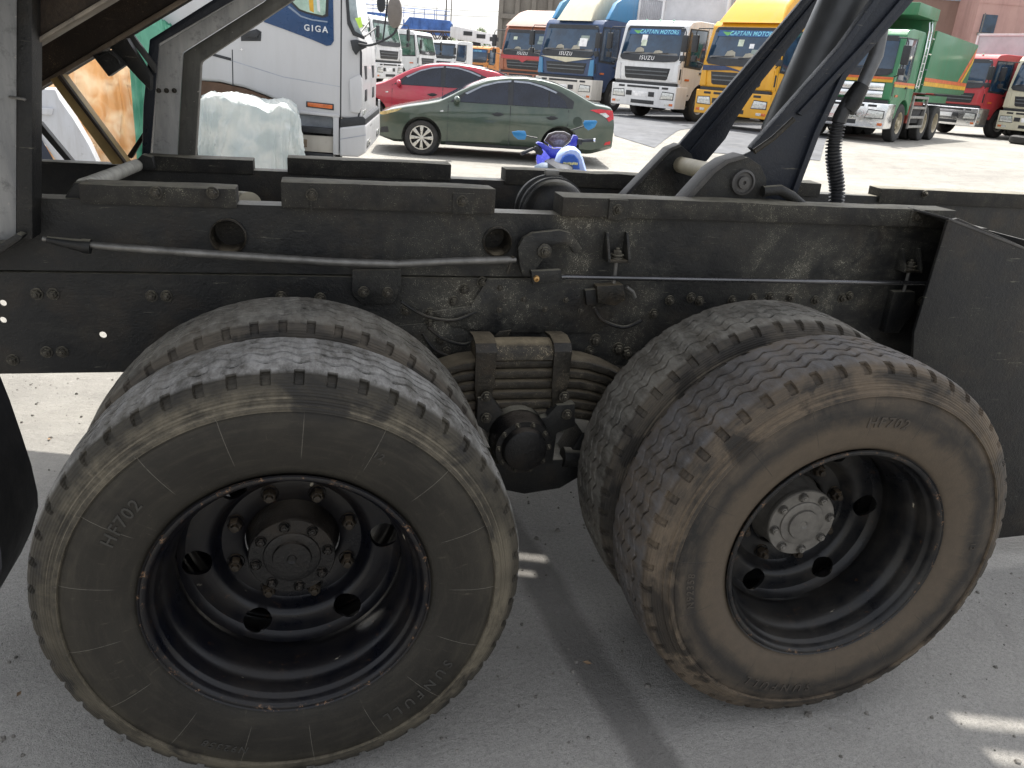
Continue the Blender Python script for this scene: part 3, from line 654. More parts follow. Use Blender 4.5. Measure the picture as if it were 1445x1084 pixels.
def bslab(name, x0, x1, y0, y1, o0, o1, mat, **k):
    return MB().prism([(x0,bodyline(x0)+o0),(x1,bodyline(x1)+o0),(x1,bodyline(x1)+o1),(x0,bodyline(x0)+o1)], y0, y1).build(name, mat, TR, bevel=.004, **k)
tt_ = (bodyline(1.9)+.22)/(SUN.z-SL*SUN.x); SLX = 1.9+SUN.x*tt_  # slits added in the body floor to throw sun bars on the ground
bslab('body_sill', -1.4, 4.0, .80, .812, .004, .17, RUSTY); bslab('body_sill', -1.4, 4.0, .79, .87, -.008, .004, grey_steel('sill_edge',(.13,.11,.09),(.30,.26,.21)))
bslab('body_sill', -1.4, 4.0, 1.585, 1.60, -.006, .012, grey_steel('sill_edge2',(.10,.07,.05),(.24,.19,.14)))
bslab('body_sill', -1.4, 4.0, .79, .87, .17, .182, GREYDK)
bslab('body_sill', -1.4, 4.0, 1.60, 1.68, -.004, .17, RUSTY)
gx_, gy_ = .77, .80; tg_ = (bodyline(gx_)+.22)/(SUN.z-SL*SUN.x); hx_, hy_ = gx_+SUN.x*tg_, gy_+SUN.y*tg_      # slots added in the tipped floor so sun patches land between the wheels
for y0_, y1_ in ((.25,1.44),(1.49,1.575),(1.625,hy_-.06),(hy_-.025,hy_+.04),(hy_+.085,2.62)): bslab('body_floor', -1.4, 4.2, y0_, y1_, .22, .235, BLACK2)
for y0_, y1_, a_, b_ in ((hy_-.06,hy_-.025,-.06,.02),(hy_+.04,hy_+.085,-.07,.09)):
    bslab('body_floor', -1.4, hx_+a_, y0_, y1_, .22, .235, BLACK2); bslab('body_floor', hx_+b_, 4.2, y0_, y1_, .22, .235, BLACK2)
bslab('body_floor', .9, 4.2, 2.62, 2.95, .22, .235, BLACK2)  # floor widened at its far edge to keep sun off the ground
for y0_, y1_ in ((1.44,1.49),(1.575,1.625)): bslab('body_floor', -1.4, SLX-.1, y0_, y1_, .22, .235, BLACK2); bslab('body_floor', SLX+.5, 4.2, y0_, y1_, .22, .235, BLACK2)
for i in range(9):
    x = -1.1+.6*i
    if SLX-.25 < x < SLX+.5 or hx_-.16 < x < hx_+.1: continue
    bslab('body_cross_member', x, x+.09, .04, 2.6, .183, .2195, RUSTY)
# ---- tipping ram and lift arms
def arm_face(pixA, Y, th, mat, name='lift_arm', **k): return plate(name, pixA, Y, th, mat, .004, **k)
YA = .93
near_out = [(968,285),(1020,236),(1042,222),(1064,212),(1190,70),(1252,-30),(1300,-60),(1345,-60),(1190,108),(1150,190),(1126,262),(1112,290)]
arm_face(near_out, YA+.02, .012, ARM)['label'] = 'near lift arm of the tipping gear'
def strip(pa, pb, wpx, Y, dep, mat, name='arm_flange'):
    out = [];  P = [Vector((p.x, p.z)) for p in (at(*q, Y) for q in pa+pb)]
    n = len(pa); poly = [tuple(P[i]) for i in range(n)]+[tuple(P[i]) for i in range(len(P)-1, n-1, -1)]
    return MB().prism(poly, Y, Y+dep).build(name, mat, TR, bevel=.003)
strip([(1060,209),(1186,66),(1262,-40)],[(1066,215),(1192,72),(1272,-40)],0,YA+.005,.030,ARM)
strip([(1126,160),(1218,62),(1296,-30)],[(1132,164),(1225,67),(1304,-30)],0,YA+.005,.030,ARM)
strip([(1112,288),(1150,186),(1188,106),(1330,-60)],[(1119,290),(1157,190),(1195,110),(1342,-60)],0,YA+.005,.030,ARM)
plate('pivot_lug', [(966,285),(1008,240),(1030,226),(1056,222),(1074,234),(1082,252),(1080,290)], YA-.05, .02, BLACK2, .004)
strip([(962,286),(1004,240),(1024,226),(1050,218)],[(970,288),(1010,244),(1028,231),(1052,224)],0,YA-.062,.075,GREYDK,'lug_rim')
c = at(1047,257,YA-.05)
MB().lathe([(0,0),(0,.040),(-.012,.040),(-.015,.033),(-.007,.031),(-.007,.020),(-.017,.019),(-.018,.006),(-.010,.005),(-.010,0)], 40).build('pivot_pin', GREYDK, TR, tuple(c))
MB().tube([at(1064,214,YA-.05),at(1090,196,YA-.05),at(1120,168,YA-.05)], .009, 12).build('weld_tube', GREASE, TR)
MB().tube([at(1076,270,YA-.07),at(1100,268,YA-.07),at(1118,278,YA-.06),at(1134,292,YA-.05)], .017, 14).build('hose', BLACK2, TR)
YF = 1.46
plate('lift_arm', [(952,216),(1000,164),(1148,-8),(1170,-40),(1215,-40),(1168,0),(1068,124),(1040,166),(1024,196),(992,234),(965,232)], YF, .014, ARM)
strip([(950,214),(1000,156),(1136,-4),(1160,-40)],[(957,218),(1006,161),(1143,0),(1168,-40)],0,YF-.014,.02,ARM)
strip([(966,222),(1014,164),(1150,0),(1180,-40)],[(970,226),(1019,168),(1155,4),(1187,-40)],0,YF-.010,.02,ARM)
plate('pivot_lug', [(879,280),(946,210),(962,206),(976,218),(984,240),(990,284)], YF-.03, .03, BLACK, .004)
strip([(876,281),(944,210),(960,203)],[(881,283),(948,213),(962,207)],0,YF-.045,.06,GREYDK,'lug_rim')
plate('pivot_lug', [(940,232),(962,222),(985,236),(990,284),(935,284)], YF+.06, .02, BLACK2, .004)
MB().tube([at(958,232,YF),at(1003,243,1.02)], [.030,.030], 24).build('pivot_shaft', CREAMTUBE, TR)
MB().tube([at(1086,246,1.16),at(1108,190,1.16),at(1194,0,1.16),at(1224,-66,1.16)], [.06,.088,.088,.088], 32).build('tipping_ram', simple('ram_grey',(.055,.058,.062),.38,.2,.25,6,bump=.15), TR)
MB().tube([at(1245,30,1.0),at(1236,78,1.0),at(1216,122,1.0)], [.024,.024,.021], 20).build('hydraulic_pipe', simple('pipe_steel',(.12,.125,.135),.4,.4,.3,10), TR)
MB().tube([at(1216,120,1.0),at(1203,142,1.0),at(1194,156,1.0)], [.026,.033,.030], 20).build('hose_clamp', BLACK2, TR)
hp = [at(1200,140,1.0),at(1186,165,1.0),at(1179,190,1.0),at(1176,215,1.0),at(1178,240,1.0),at(1181,265,1.0),at(1180,290,1.0)]
hs = smooth(hp, 22); rs_ = [.0235 if i < 30 else (.027 if i % 4 < 2 else .0185) for i in range(len(hs))]
MB().tube(hs, rs_, 18).build('hose', simple('hose_rubber',(.02,.021,.024),.5,0,.3,20), TR, ang=20)
# ---- rear gusset / body hinge plate at right, mudguard at left
YG = .62
plate('rear_side_plate', [(1338,312),(1352,308),(1500,372),(1560,600),(1560,800),(1445,756),(1390,762),(1330,700),(1285,600),(1290,470)], YG, .012, dusty_black('side_plate_black', base=(.010,.011,.014), amt=.35, rough=.55, clumps=4), .003)
a0 = at(1338,311,YG); a1 = at(1500,374,YG)
MB().prism([(a0.x,a0.z+.001),(a1.x,a1.z+.001),(a1.x,a1.z+.008),(a0.x,a0.z+.008)], YG-.002, YG+.19).build('rear_side_plate', GREYDK, TR, bevel=.002)
MB().bx(2.30,2.31,YG+.01,YW,.75,1.23).build('rear_side_plate', BLACK2, TR)
mg = [(-30,515),(0,530),(14,565),(30,612),(44,655),(53,695),(54,715),(44,750),(30,780),(0,818),(-30,845)]
P = [at(a,b,.62) for a,b in mg]; rings = []
for p in P: rings.append([(p.x,.34,p.z),(p.x,.62,p.z),(p.x-.01,.62,p.z),(p.x-.01,.34,p.z)])
MB().loft(rings).build('mudguard', simple('mudguard_rubber',(.010,.011,.014),.6,0,.3,5,bump=.3), TR, ang=60)
# ---- braces under the tipped body
MB().prism(px_poly([(70,112),(88,105),(182,232),(158,232)], 1.50), 1.50, 1.56).build('diagonal_brace', simple('gold_brown_steel',(.36,.25,.10),.5,.2,.3,8,bump=.2), TR, bevel=.003)
MB().prism(px_poly([(84,108),(88,105),(182,232),(179,232)], 1.50), 1.47, 1.50).build('brace_flange', RUSTY, TR, bevel=.002)
MB().prism(px_poly([(150,62),(176,50),(212,108),(212,128),(196,112)], 1.62), 1.62, 1.68).build('diagonal_brace', BLACK2, TR, bevel=.003)
MB().prism(px_poly([(176,52),(184,48),(216,92),(216,104)], 1.66), 1.70, 1.73).build('diagonal_brace', GREYDK, TR, bevel=.003)
MB().prism(px_poly([(134,78),(160,70),(180,92),(157,108)], 1.60), 1.56, 1.61).build('brace_bracket', BLACK2, TR, bevel=.004)
MB().tube(smooth([at(140,80,1.54),at(150,74,1.54),at(158,78,1.54),at(166,84,1.54),at(168,90,1.54)],6), .004, 8).build('brake_hose', BLACK2, TR)
MB().prism(px_poly([(48,176),(56,172),(104,230),(94,230)], 1.9), 1.9, 1.94).build('diagonal_brace', GREYDK, TR, bevel=.003)
MB().prism(px_poly([(178,222),(206,180),(208,186),(186,224)], 1.8), 1.8, 1.83).build('brace_bracket', RUSTY, TR, bevel=.003)

# ================================================================== VEHICLES BEHIND
GLASS = simple('cab_glass', (.018,.045,.085), .06, 0, .55, 1.6, coat=.5)
GLASSG = simple('green_cab_glass', (.06,.13,.10), .08, 0, .6, 2.5, coat=.5)
DARKG = simple('tinted_car_glass', (.012,.016,.028), .05, 0, .4, 2, coat=.3)
BLKP = simple('black_plastic', (.022,.024,.028), .5, 0, .3, 9)
CHROME = simple('chrome', (.75,.76,.78), .14, .95, .15, 6)
LAMPG = simple('lamp_glass', (.55,.56,.54), .12, .3, .4, 25, coat=.5)
AMBER = simple('amber_lens', (.55,.13,.03), .25, 0, .3, 12, coat=.3)
REDL = simple('red_lens', (.5,.02,.03), .2, 0, .3, 12, coat=.4)
TYREB = simple('far_tyre', (.035,.034,.033), .85, 0, .35, 9, bump=.4)
WHEELG = simple('far_wheel_steel', (.30,.29,.27), .5, .2, .4, 10)
CREAMW = simple('dusty_wheel', (.40,.35,.25), .6, 0, .3, 10)
WHITEP = simple('white_print', (.82,.83,.84), .4)
CYANP = simple('cyan_print', (.25,.65,.80), .4)
GREENP = simple('green_print', (.15,.42,.12), .4)
ALU = simple('box_aluminium', (.46,.46,.48), .45, .35, .15, 2)
WHITEB = paint('box_white', (.66,.66,.67), .3, .4)
UNDER = simple('underframe', (.022,.022,.025), .7, 0, .4, 7)
PAPER = simple('paper_sheet', (.55,.62,.50), .6); REDPAPER = simple('red_sheet', (.45,.10,.10), .6)
def lathe_wheel(r, wdt, rimr, ns=36):
    ty = MB().lathe([(-wdt/2+.02,rimr),(-wdt/2,rimr+.03),(-wdt/2-.004,r*.85),(-wdt/2+.015,r*.965),(-wdt/2+.04,r),(wdt/2-.04,r),(wdt/2-.015,r*.965),(wdt/2,r*.85),(wdt/2,rimr+.03),(wdt/2-.02,rimr)], ns, ax='x')
    return ty
_tw = {}
def truck_wheel(par, x, y, z=.51, steer=False, right=True, dual=False, rim=WHEELG):
    key = ('tw', rim.name, steer)
    if key not in _tw:
        t = lathe_wheel(.51, .28, .285).mesh('tyre'); t.materials.append(TYREB)
        s = 1
        pr = [(.135,.29),(.125,.27),(.09,.255),(.04 if steer else -.02,.235),(.05 if steer else -.05,.16),(.075 if steer else -.06,.13),(.075 if steer else -.06,.09),(.14 if steer else .06,.085),(.15 if steer else .07,0)]
        rmb = MB().lathe(pr, 36, ax='x')
        for k in range(8):
            a = 2*pi*k/8; xx = .085 if steer else -.05
            rmb.box((xx,.145*cos(a),.145*sin(a)),(.03,.024,.024)); 
        rm = rmb.mesh('rim'); rm.materials.append(rim)
        hm = MB()
        for k in range(8):
            a = 2*pi*(k+.5)/8; c = Vector((.052 if steer else -.028,.197*cos(a),.197*sin(a)))
            hm.tube([c, c+Vector((.012,0,0))], .026, 10)
        h = hm.mesh('hand_hole'); h.materials.append(BLKP)
        _tw[key] = (t, rm, h)
    t, rm, h = _tw[key]; rz = 0 if right else pi
    o = link('wheel', t, None, par, (x,y,z), (0,0,rz)); link('rim', rm, None, o); link('hand_hole', h, None, o)
    if dual: link('inner_wheel', t, None, par, (x-(.31 if right else -.31),y,z))
    return o
def local_frame(loc, rz):
    return Matrix.Translation(Vector(loc)) @ Matrix.Rotation(rz, 4, 'Z')
def truck(label, px, s, A, name='parked_truck', cat='truck', body=None, body2=None, bumper=None, glass=GLASS, cargo='box', L=6.2, boxh=3.5, boxmat=None,
          fairing=None, fmat=None, f2=None, banner=None, brand=None, group='trucks parked in the yard', scale=1.0, papers=True, sunv=None, py=150, rim=WHEELG, chromef=False, nose=None):
    P = atd(px, py, s); x0, y0 = P.x, P.y; g = ground_h(x0, y0)
    az = math.degrees(atan2(x0-CAMP.x, y0-CAMP.y))
    T = empty(name, label, cat, (x0, y0, g), rad(-(az+A)), group); T.scale = (scale,)*3
    body = body or paint('cab_white', (.70,.71,.72)); body2 = body2 or body; bumper = bumper or body
    arch = [(1.35+.60*cos(t), .52+.60*sin(t)) for t in [pi*k/10 for k in range(11)]]
    prof = [(.03,1.08),(.0,1.25),(.02,1.66),(.27,2.70),(.40,2.83),(.8,2.88),(1.85,2.88),(1.98,2.8),(2.02,1.05),(1.95,.95)]+[p for p in arch if p[1] > .6 and p[0] < 1.95]+[(.72,.62),(.12,.62),(.10,1.08)]
    MB().prism(prof, -1.2, 1.2, 'x').build('cab', body, T, bevel=.045, seg=3)
    def wsy(z): return .02+(z-1.66)/(2.70-1.66)*.25
    def front_panel(nm, pts, off, th, mat, par=T, **k):
        v = []; n = len(pts)
        for o_ in (off, off+th):
            for (x, z) in pts: v.append((x, wsy(z)-o_ if z > 1.66 else .012-o_, z))
        f = [tuple(range(n)), tuple(range(2*n-1,n-1,-1))]+[(i,(i+1)%n,(i+1)%n+n,i+n) for i in range(n)]
        return MB().add(v, f).build(nm, mat, par, **k)
    ws = [(-1.10,1.78),(-1.0,1.70),(-.6,1.665),(.6,1.665),(1.0,1.70),(1.10,1.78),(1.06,2.6),(1.0,2.68),(-1.0,2.68),(-1.06,2.6)]
    W = front_panel('windshield', ws, .006, .016, glass, bevel=.006)
    front_panel('windshield_lower_trim', [(-1.09,1.77),(-1.0,1.70),(-.6,1.668),(.6,1.668),(1.0,1.70),(1.09,1.77),(1.09,1.86),(-1.09,1.86)], .023, .006, BLKP)
    front_panel('windshield_header', [(-1.05,2.55),(1.05,2.55),(1.0,2.672),(-1.0,2.672)], .023, .006, BLKP)
    for xx in (-.55, .35):
        v = [Vector((xx-.4,wsy(1.87)-.04,1.87)),Vector((xx+.35,wsy(1.93)-.045,1.93))]; MB().tube(v,.012,6).build('wiper', BLKP, T)
    rp = random.Random(int(px))
    if papers:
        for q_ in range(rp.choice((2,3,3))):
            x_ = rp.uniform(-.85,.75); z_ = rp.uniform(1.98,2.36); w_, h_ = rp.uniform(.10,.38), rp.uniform(.08,.26)
            front_panel('paper', [(x_,z_),(x_+w_,z_),(x_+w_,min(2.52,z_+h_)),(x_,min(2.52,z_+h_))], .023, .003+.0007*q_, rp.choice((PAPER,PAPER,WHITEP,simple('dull_sheet',(.25,.3,.28),.6))), W)
        for x_ in (-.55, .12):
            x_ += rp.uniform(-.1,.1); h_ = rp.uniform(.10,.2)
            front_panel('seat_glimpse', [(x_,1.9),(x_+.36,1.9),(x_+.33,1.9+h_*.7),(x_+.2,1.9+h_),(x_+.06,1.9+h_*.8)], .0226, .002, simple('seat_cloth',(.35,.33,.27),.8), W)
        front_panel('dashboard_glimpse', [(-1.03,1.87),(1.03,1.87),(1.0,1.93),(-1.0,1.92)], .0222, .0015, simple('dash_grey',(.16,.16,.16),.7), W)
    def ftext(txt, size, x, z, mat, off=.03, sh=0, bold=.004, par=T, sp=1.05):
        def fn(c):
            zz = z+c.y; return Vector((x+c.x, (wsy(zz) if zz > 1.66 else .012)-off-c.z, zz))
        me = text_mesh(txt, size, .003, sh, bold, sp, fn); o = link('lettering', me, mat, par); return o
    if banner:
        front_panel('sun_strip', [(-.95,2.44),(.95,2.44),(.93,2.60),(-.93,2.60)], .0245, .007, simple('strip_blue',(.03,.10,.25),.4), W)
        ftext(banner, .16, .16, 2.515, CYANP, .036, .15, .001, W)
        front_panel('wing_emblem', [(-.80,2.56),(-.62,2.545),(-.45,2.56),(-.52,2.50),(-.57,2.47),(-.62,2.455),(-.68,2.48),(-.73,2.51)], .034, .003, GREENP, W)
    if brand: ftext(brand, .17, -.05, 1.765, WHITEP, .036, 0, .0, sp=1.25)
    # grille
    if nose: nose(T, front_panel, body, body2)
    gp = [(-.86,1.50),(.86,1.50),(.80,1.20),(.74,1.16),(-.74,1.16),(-.80,1.20)]
    G = front_panel('grille', gp, .0, .012, BLKP, bevel=.004)
    for zz in (1.27, 1.38):
        front_panel('grille_slat', [(-.80+.02,zz),(.80-.02,zz),(.80,zz+.035),(-.80,zz+.035)], .012, .022, simple('slat_grey',(.10,.11,.12),.4), G)
    for sx in (-1, 1):
        front_panel('corner_panel', [(sx*1.19,1.12),(sx*.97,1.12),(sx*1.02,1.60),(sx*1.17,1.62)], .0, .03, body2, bevel=.01)
        MB().bx(sx*1.195-.012,sx*1.195+.012,.03,.10,1.2,1.5).build('side_vent', BLKP, T)
    # bumper
    B = MB().prism([(-1.22,.36),(1.22,.36),(1.235,1.0),(-1.235,1.0)], -.06, .55).build('bumper', bumper, T, bevel=.03, seg=3)
    MB().bx(-1.15,1.15,-.0,.5,1.003,1.085).build('bumper_gap', BLKP, T)
    for (x0_,x1_,z0_,z1_,mt,nm) in ((-.62,.60,.90,.96,BLKP,'bumper_slot'),(-.95,-.72,.90,.96,BLKP,'bumper_slot'),(.70,.93,.90,.96,BLKP,'bumper_slot'),(-.64,-.42,.66,.80,BLKP,'bumper_slot'),(.22,.44,.66,.80,BLKP,'bumper_slot'),(-.42,.46,.44,.55,BLKP,'bumper_slot'),
                                     (-.38,.18,.65,.79,WHITEP,'licence_plate')):
        MB().bx(x0_,x1_,-.068,-.055,z0_,z1_).build(nm, mt, B, bevel=.003)
    for sx in (-1, 1):
        h = MB().prism([(sx*.68,.62),(sx*.74,.82),(sx*1.14,.80),(sx*1.14,.63)], -.072, -.045).build('headlight', LAMPG, B, bevel=.01)
        MB().prism([(sx*.665,.605),(sx*.73,.84),(sx*1.16,.82),(sx*1.16,.61)], -.066, -.05).build('headlight_frame', BLKP, B)
        MB().bx(*(sorted((sx*.86,sx*1.02))),-.070,-.05,.44,.51).build('fog_lamp', LAMPG, B, bevel=.004)
        MB().bx(*(sorted((sx*1.03,sx*1.16))),-.070,-.05,.44,.51).build('indicator', AMBER, B, bevel=.004)
        # sides: window, door seam, handle, side indicator, steps
        xs = sx*1.2; e = lambda t: sorted((xs+sx*.001, xs+sx*t))
        MB().prism([(.36,2.6),(.30,2.1),(.26,1.62),(1.1,1.58),(1.22,1.75),(1.22,2.62)], *e(.012), 'x').build('side_window', glass, T, bevel=.004)
        MB().prism([(.30,2.64),(.24,2.1),(.20,1.56),(1.12,1.52),(1.28,1.72),(1.28,2.66)], *e(.006), 'x').build('window_frame', BLKP, T)
        MB().bx(*e(.004),1.31,1.325,1.15,2.7).build('door_seam', BLKP, T); MB().bx(*e(.004),.16,.172,1.1,1.9).build('door_seam', BLKP, T)
        MB().bx(*e(.03),1.08,1.24,1.40,1.45).build('door_handle', BLKP, T, bevel=.005)
        MB().bx(*e(.02),.34,.56,1.18,1.24).build('indicator', AMBER, T, bevel=.004)
        for zz in (.42,.74): MB().bx(*sorted((sx*.95,sx*1.2)),.12,.66,zz,zz+.05).build('step', UNDER, T)
        arm = [Vector((sx*1.05,.08,2.62)),Vector((sx*1.34,-.18,2.60)),Vector((sx*1.40,-.2,2.5)),Vector((sx*1.40,-.2,1.75)),Vector((sx*1.18,.02,1.68))]
        MB().tube(arm,.016,8).build('mirror_arm', BLKP, T)
        MB().box((sx*1.40,-.19,2.2),(.20,.09,.46)).build('mirror', BLKP, T, bevel=.03)
        MB().box((sx*1.38,-.19,1.80),(.17,.08,.16)).build('mirror', BLKP, T, bevel=.02)
        truck_wheel(T, sx*1.04, 1.35, steer=True, right=sx>0, rim=rim)
        truck_wheel(T, sx*1.06, L-1.6, right=sx>0, dual=True, rim=rim); truck_wheel(T, sx*1.06, L-.3, right=sx>0, dual=True, rim=rim)
    MB().bx(-.45,-.37,.6,L+.8,.78,1.04).bx(.37,.45,.6,L+.8,.78,1.04).bx(-.9,.9,.8,2.0,.62,.92).build('chassis', UNDER, T)
    MB().bx(.55,1.15,2.5,3.7,.5,1.0).build('fuel_tank', UNDER, T, bevel=.05)
    for k in range(3):
        MB().lathe([(0,0),(0,.04),(.03,.03),(.04,0)],12,ax='z').build('roof_marker_lamp', simple('green_lamp',(.25,.5,.35),.3), T, (-.5+.5*k,.40,2.84))
    if cargo == 'box':
        boxmat = boxmat or ALU; y0_, y1_ = 2.2, L+1.2; pts = []
        n = int((y1_-y0_)/.12)
        for i in range(n): pts += [(1.2,y0_+.12*i),(1.2,y0_+.12*i+.05),(1.215,y0_+.12*i+.06),(1.215,y0_+.12*i+.11)]
        pts = pts+[(-x,y) for x,y in reversed(pts)]
        MB().prism(pts, 1.2, boxh, 'z').build('cargo_box', boxmat, T, smooth=False)
        MB().bx(-1.2,1.2,2.19,2.2,1.2,boxh).build('box_front', boxmat, T)
        for sx in (-1,1):
            MB().bx(*sorted((sx*1.16,sx*1.24)),2.15,2.24,1.12,boxh+.03).build('corner_post', WHITEB, T, bevel=.01)
            MB().bx(*sorted((sx*1.17,sx*1.24)),2.2,y1_,boxh-.04,boxh+.03).build('roof_rail', WHITEB, T, bevel=.01)
        MB().bx(-1.24,1.24,2.15,2.22,boxh-.05,boxh+.03).build('roof_rail', WHITEB, T, bevel=.01)
    if fairing:
        h, wd = fairing; fm = fmat or body
        rings = []
        for (y, z, k) in [(.22,2.80,1.0),(.30,2.92,.98),(.55,2.88+h*.45,.94),(.85,2.88+h*.78,.92),(1.3,2.88+h*.97,.93),(1.95,2.88+h,.96)]:
            hw = 1.16*wd*k; zb = 2.80; r = min(.16,(z-zb)*.4)
            rings.append([(-hw,y,zb),(hw,y,zb),(hw,y,z-r),(hw-r*.3,y,z-r*.3),(hw-r,y,z),(-hw+r,y,z),(-hw+r*.3,y,z-r*.3),(-hw,y,z-r)])
        MB().loft(rings).build('roof_fairing', fm, T, ang=50)
        if f2:
            for sx in (-1, 1):
                MB().prism([(.5,2.87),(.9,2.88+h*.55),(1.6,2.88+h*.93),(2.3,2.88+h),(2.3,2.85)], *sorted((sx*1.06,sx*1.21)), 'x').build('side_fairing', f2, T, bevel=.04)
    return T
YELLOW = paint('cab_yellow', (.72,.36,.015), .15, .3); ORANGE = paint('cab_orange', (.60,.22,.04), .3, .4)
BROWNC = paint('cab_brown', (.34,.115,.06), .35, .4); BLUEC = paint('cab_blue', (.05,.22,.42), .25, .35)
NAVY = paint('cab_navy', (.02,.05,.13), .2, .35); CREAM = paint('cab_cream', (.58,.55,.42), .3, .4)
REDC = paint('cab_red', (.42,.03,.04), .25, .35); GREENC = paint('cab_green', (.03,.19,.08), .25, .4)
PINKF = paint('fairing_pink', (.55,.38,.32), .3, .4); OFFW = paint('cab_offwhite', (.66,.63,.58), .35, .4)
def nose_yellow(T, fp, b, b2):
    fp('nose_stripe', [(-1.15,1.52),(-1.15,1.66),(-.4,1.66),(.0,1.58),(.2,1.52),(-.2,1.56)], .0, .034, simple('stripe_navy',(.03,.05,.12),.4))
def nose_blue(T, fp, b, b2):
    fp('nose_stripe', [(-1.1,1.66),(1.1,1.66),(.0,1.50)], .0, .034, CREAM)
def nose_brown(T, fp, b, b2):
    fp('nose_stripe', [(-1.15,1.54),(-.25,1.54),(.0,1.42),(.25,1.54),(1.15,1.54),(1.15,1.68),(-1.15,1.68)], .0, .034, REDC)
truck('white truck with silver cargo box, parked between the blue truck and the yellow truck', 906, 45, 36, body=paint('cab_white',(.70,.71,.72)), banner='CAPTAIN MOTORS', brand='ISUZU', L=8.2, boxh=3.72)
truck('bright yellow truck with tall yellow roof fairing, partly behind the black lift arm', 1032, 50, 34, body=YELLOW, banner='CAPTAIN MOTORS', cargo=None, L=6.4, fairing=(.9,.86), nose=nose_yellow, papers=True)
truck('blue and cream truck with tall cream fairing, left of the white box truck', 793, 41, 38, body=NAVY, body2=BLUEC, bumper=OFFW, brand='ISUZU', fairing=(.95,.62), fmat=CREAM, f2=BLUEC, L=8, boxh=3.75, nose=nose_blue)
truck('brown and red truck with pinkish roof fairing, leftmost of the row behind the green sedan', 733, 33.5, 37, body=BROWNC, bumper=BROWNC, brand='ISUZU', fairing=(.62,1.0), fmat=PINKF, cargo='box', boxh=3.45, boxmat=WHITEB, L=8, nose=nose_brown)
truck('red truck with tall white and silver box body behind the tail of the green tipper', 1341, 37.5, 37, body=REDC, bumper=CHROME, L=7, boxh=3.65, boxmat=ALU)
truck('cream fronted truck cut off by the right edge of the photo', 1458, 40, 27, body=CREAM, L=7, boxh=3.6, papers=False, py=170)
truck('white truck seen from its driver side with spoked front wheel, behind the red car', 603, 28, -66, body=paint('cab_white',(.70,.71,.72)), glass=GLASSG, cargo=None, L=7, brand='FUSO', papers=False, py=110, scale=.88)
truck('white truck half hidden behind the near white cab, showing only its bumper corner', 549, 32, -62, body=paint('cab_white',(.70,.71,.72)), glass=GLASSG, cargo=None, L=7, papers=False, py=110)
truck('white cab with dark wraparound windscreen standing right of the driver-side white truck', 622, 23.5, 42, body=paint('cab_white',(.70,.71,.72)), cargo=None, L=5, papers=False, py=110, scale=.84)
truck('small orange truck with blue sun strip beyond the red car', 668, 22, 30, body=ORANGE, cargo='box', L=5, boxh=2.75, boxmat=WHITEB, scale=.8, py=110, banner='CAPTAIN', papers=False)
# ---- green tipper with stripes
TG = truck('green tipper truck with orange and yellow stripes and chrome bumper, its body facing right', 1181, 51, 19, body=GREENC, bumper=CHROME, cargo=None, L=5.4, papers=False, rim=CREAMW, py=185)
ORS = simple('stripe_orange',(.60,.13,.04),.4); YES = simple('stripe_yellow',(.65,.36,.03),.4); DGREEN = paint('tub_green',(.025,.17,.07),.35,.5); REDF = simple('red_frame',(.35,.05,.03),.6)
for (z0,z1,m) in ((1.60,1.66,ORS),(1.53,1.598,YES)):
    MB().bx(-1.17,1.17,-.040,.0,z0,z1).build('stripe', m, TG); MB().bx(1.2,1.207,.05,1.95,z0-.1,z1-.1).build('stripe', m, TG)
for z0,z1,m in ((1.32,1.50,CHROME),(1.14,1.30,CHROME)): MB().bx(-1.0,1.0,-.055,.0,z0,z1).build('chrome_grille', m, TG, bevel=.015)
MB().lathe([(0,0),(0,.12),(-.02,.11),(-.02,0)],24).build('round_badge', REDC, TG, (0,-.07,.62))
for sx in (-1,1):
    MB().prism([(2.75,1.35),(2.95,3.0),(8.15,2.95),(7.8,1.42)], *sorted((sx*1.13,sx*1.2)), 'x').build('tub_side', DGREEN, TG, bevel=.01)
    MB().bx(*sorted((sx*1.201,sx*1.207)),2.80,7.83,1.66,1.76).build('stripe', ORS, TG); MB().bx(*sorted((sx*1.201,sx*1.207)),2.79,7.81,1.54,1.655).build('stripe', YES, TG)
    MB().prism([(6.6,1.765),(6.85,1.765),(8.0,2.62),(8.08,2.86)], *sorted((sx*1.201,sx*1.207)),'x').build('stripe', ORS, TG)
    MB().prism([(6.95,1.765),(7.17,1.765),(7.98,2.4),(8.0,2.58)], *sorted((sx*1.201,sx*1.207)),'x').build('stripe', YES, TG)
    for k in range(4): MB().bx(*sorted((sx*1.201,sx*1.23)),2.5,2.75,1.55+.4*k,1.58+.4*k).build('tub_rung', CHROME, TG)
    for yy in (2.02,2.3): MB().tube([(sx*1.22,yy,1.45),(sx*1.24,yy,2.4),(sx*1.22,yy,2.95),(sx*1.15,yy+.1,3.15)],.02,8).build('ladder_rail', CHROME, TG)
    for k in range(8): MB().tube([(sx*1.235,2.02,1.5+.2*k),(sx*1.235,2.3,1.5+.2*k)],.012,6).build('ladder_rung', CHROME, TG)
    for zz in (.38,.64,.90,1.18): MB().bx(*sorted((sx*1.16,sx*1.21)),2.25,3.65,zz,zz+.07).build('guard_bar', WHEELG, TG, bevel=.01)
    for yy in (2.2,3.62): MB().bx(*sorted((sx*1.155,sx*1.215)),yy,yy+.07,.36,1.26).build('guard_bar', WHEELG, TG, bevel=.01)
    MB().prism([(3.3,1.1),(3.5,1.3),(6.0,1.3),(6.0,1.1)], *sorted((sx*.75,sx*1.15)),'x').build('mud_fender', DGREEN, TG, bevel=.01)
MB().prism([(2.42,1.35),(2.42,3.22),(2.9,3.22),(2.9,1.35)], -1.13, 1.13, 'x').build('tub_front', DGREEN, TG, bevel=.01)
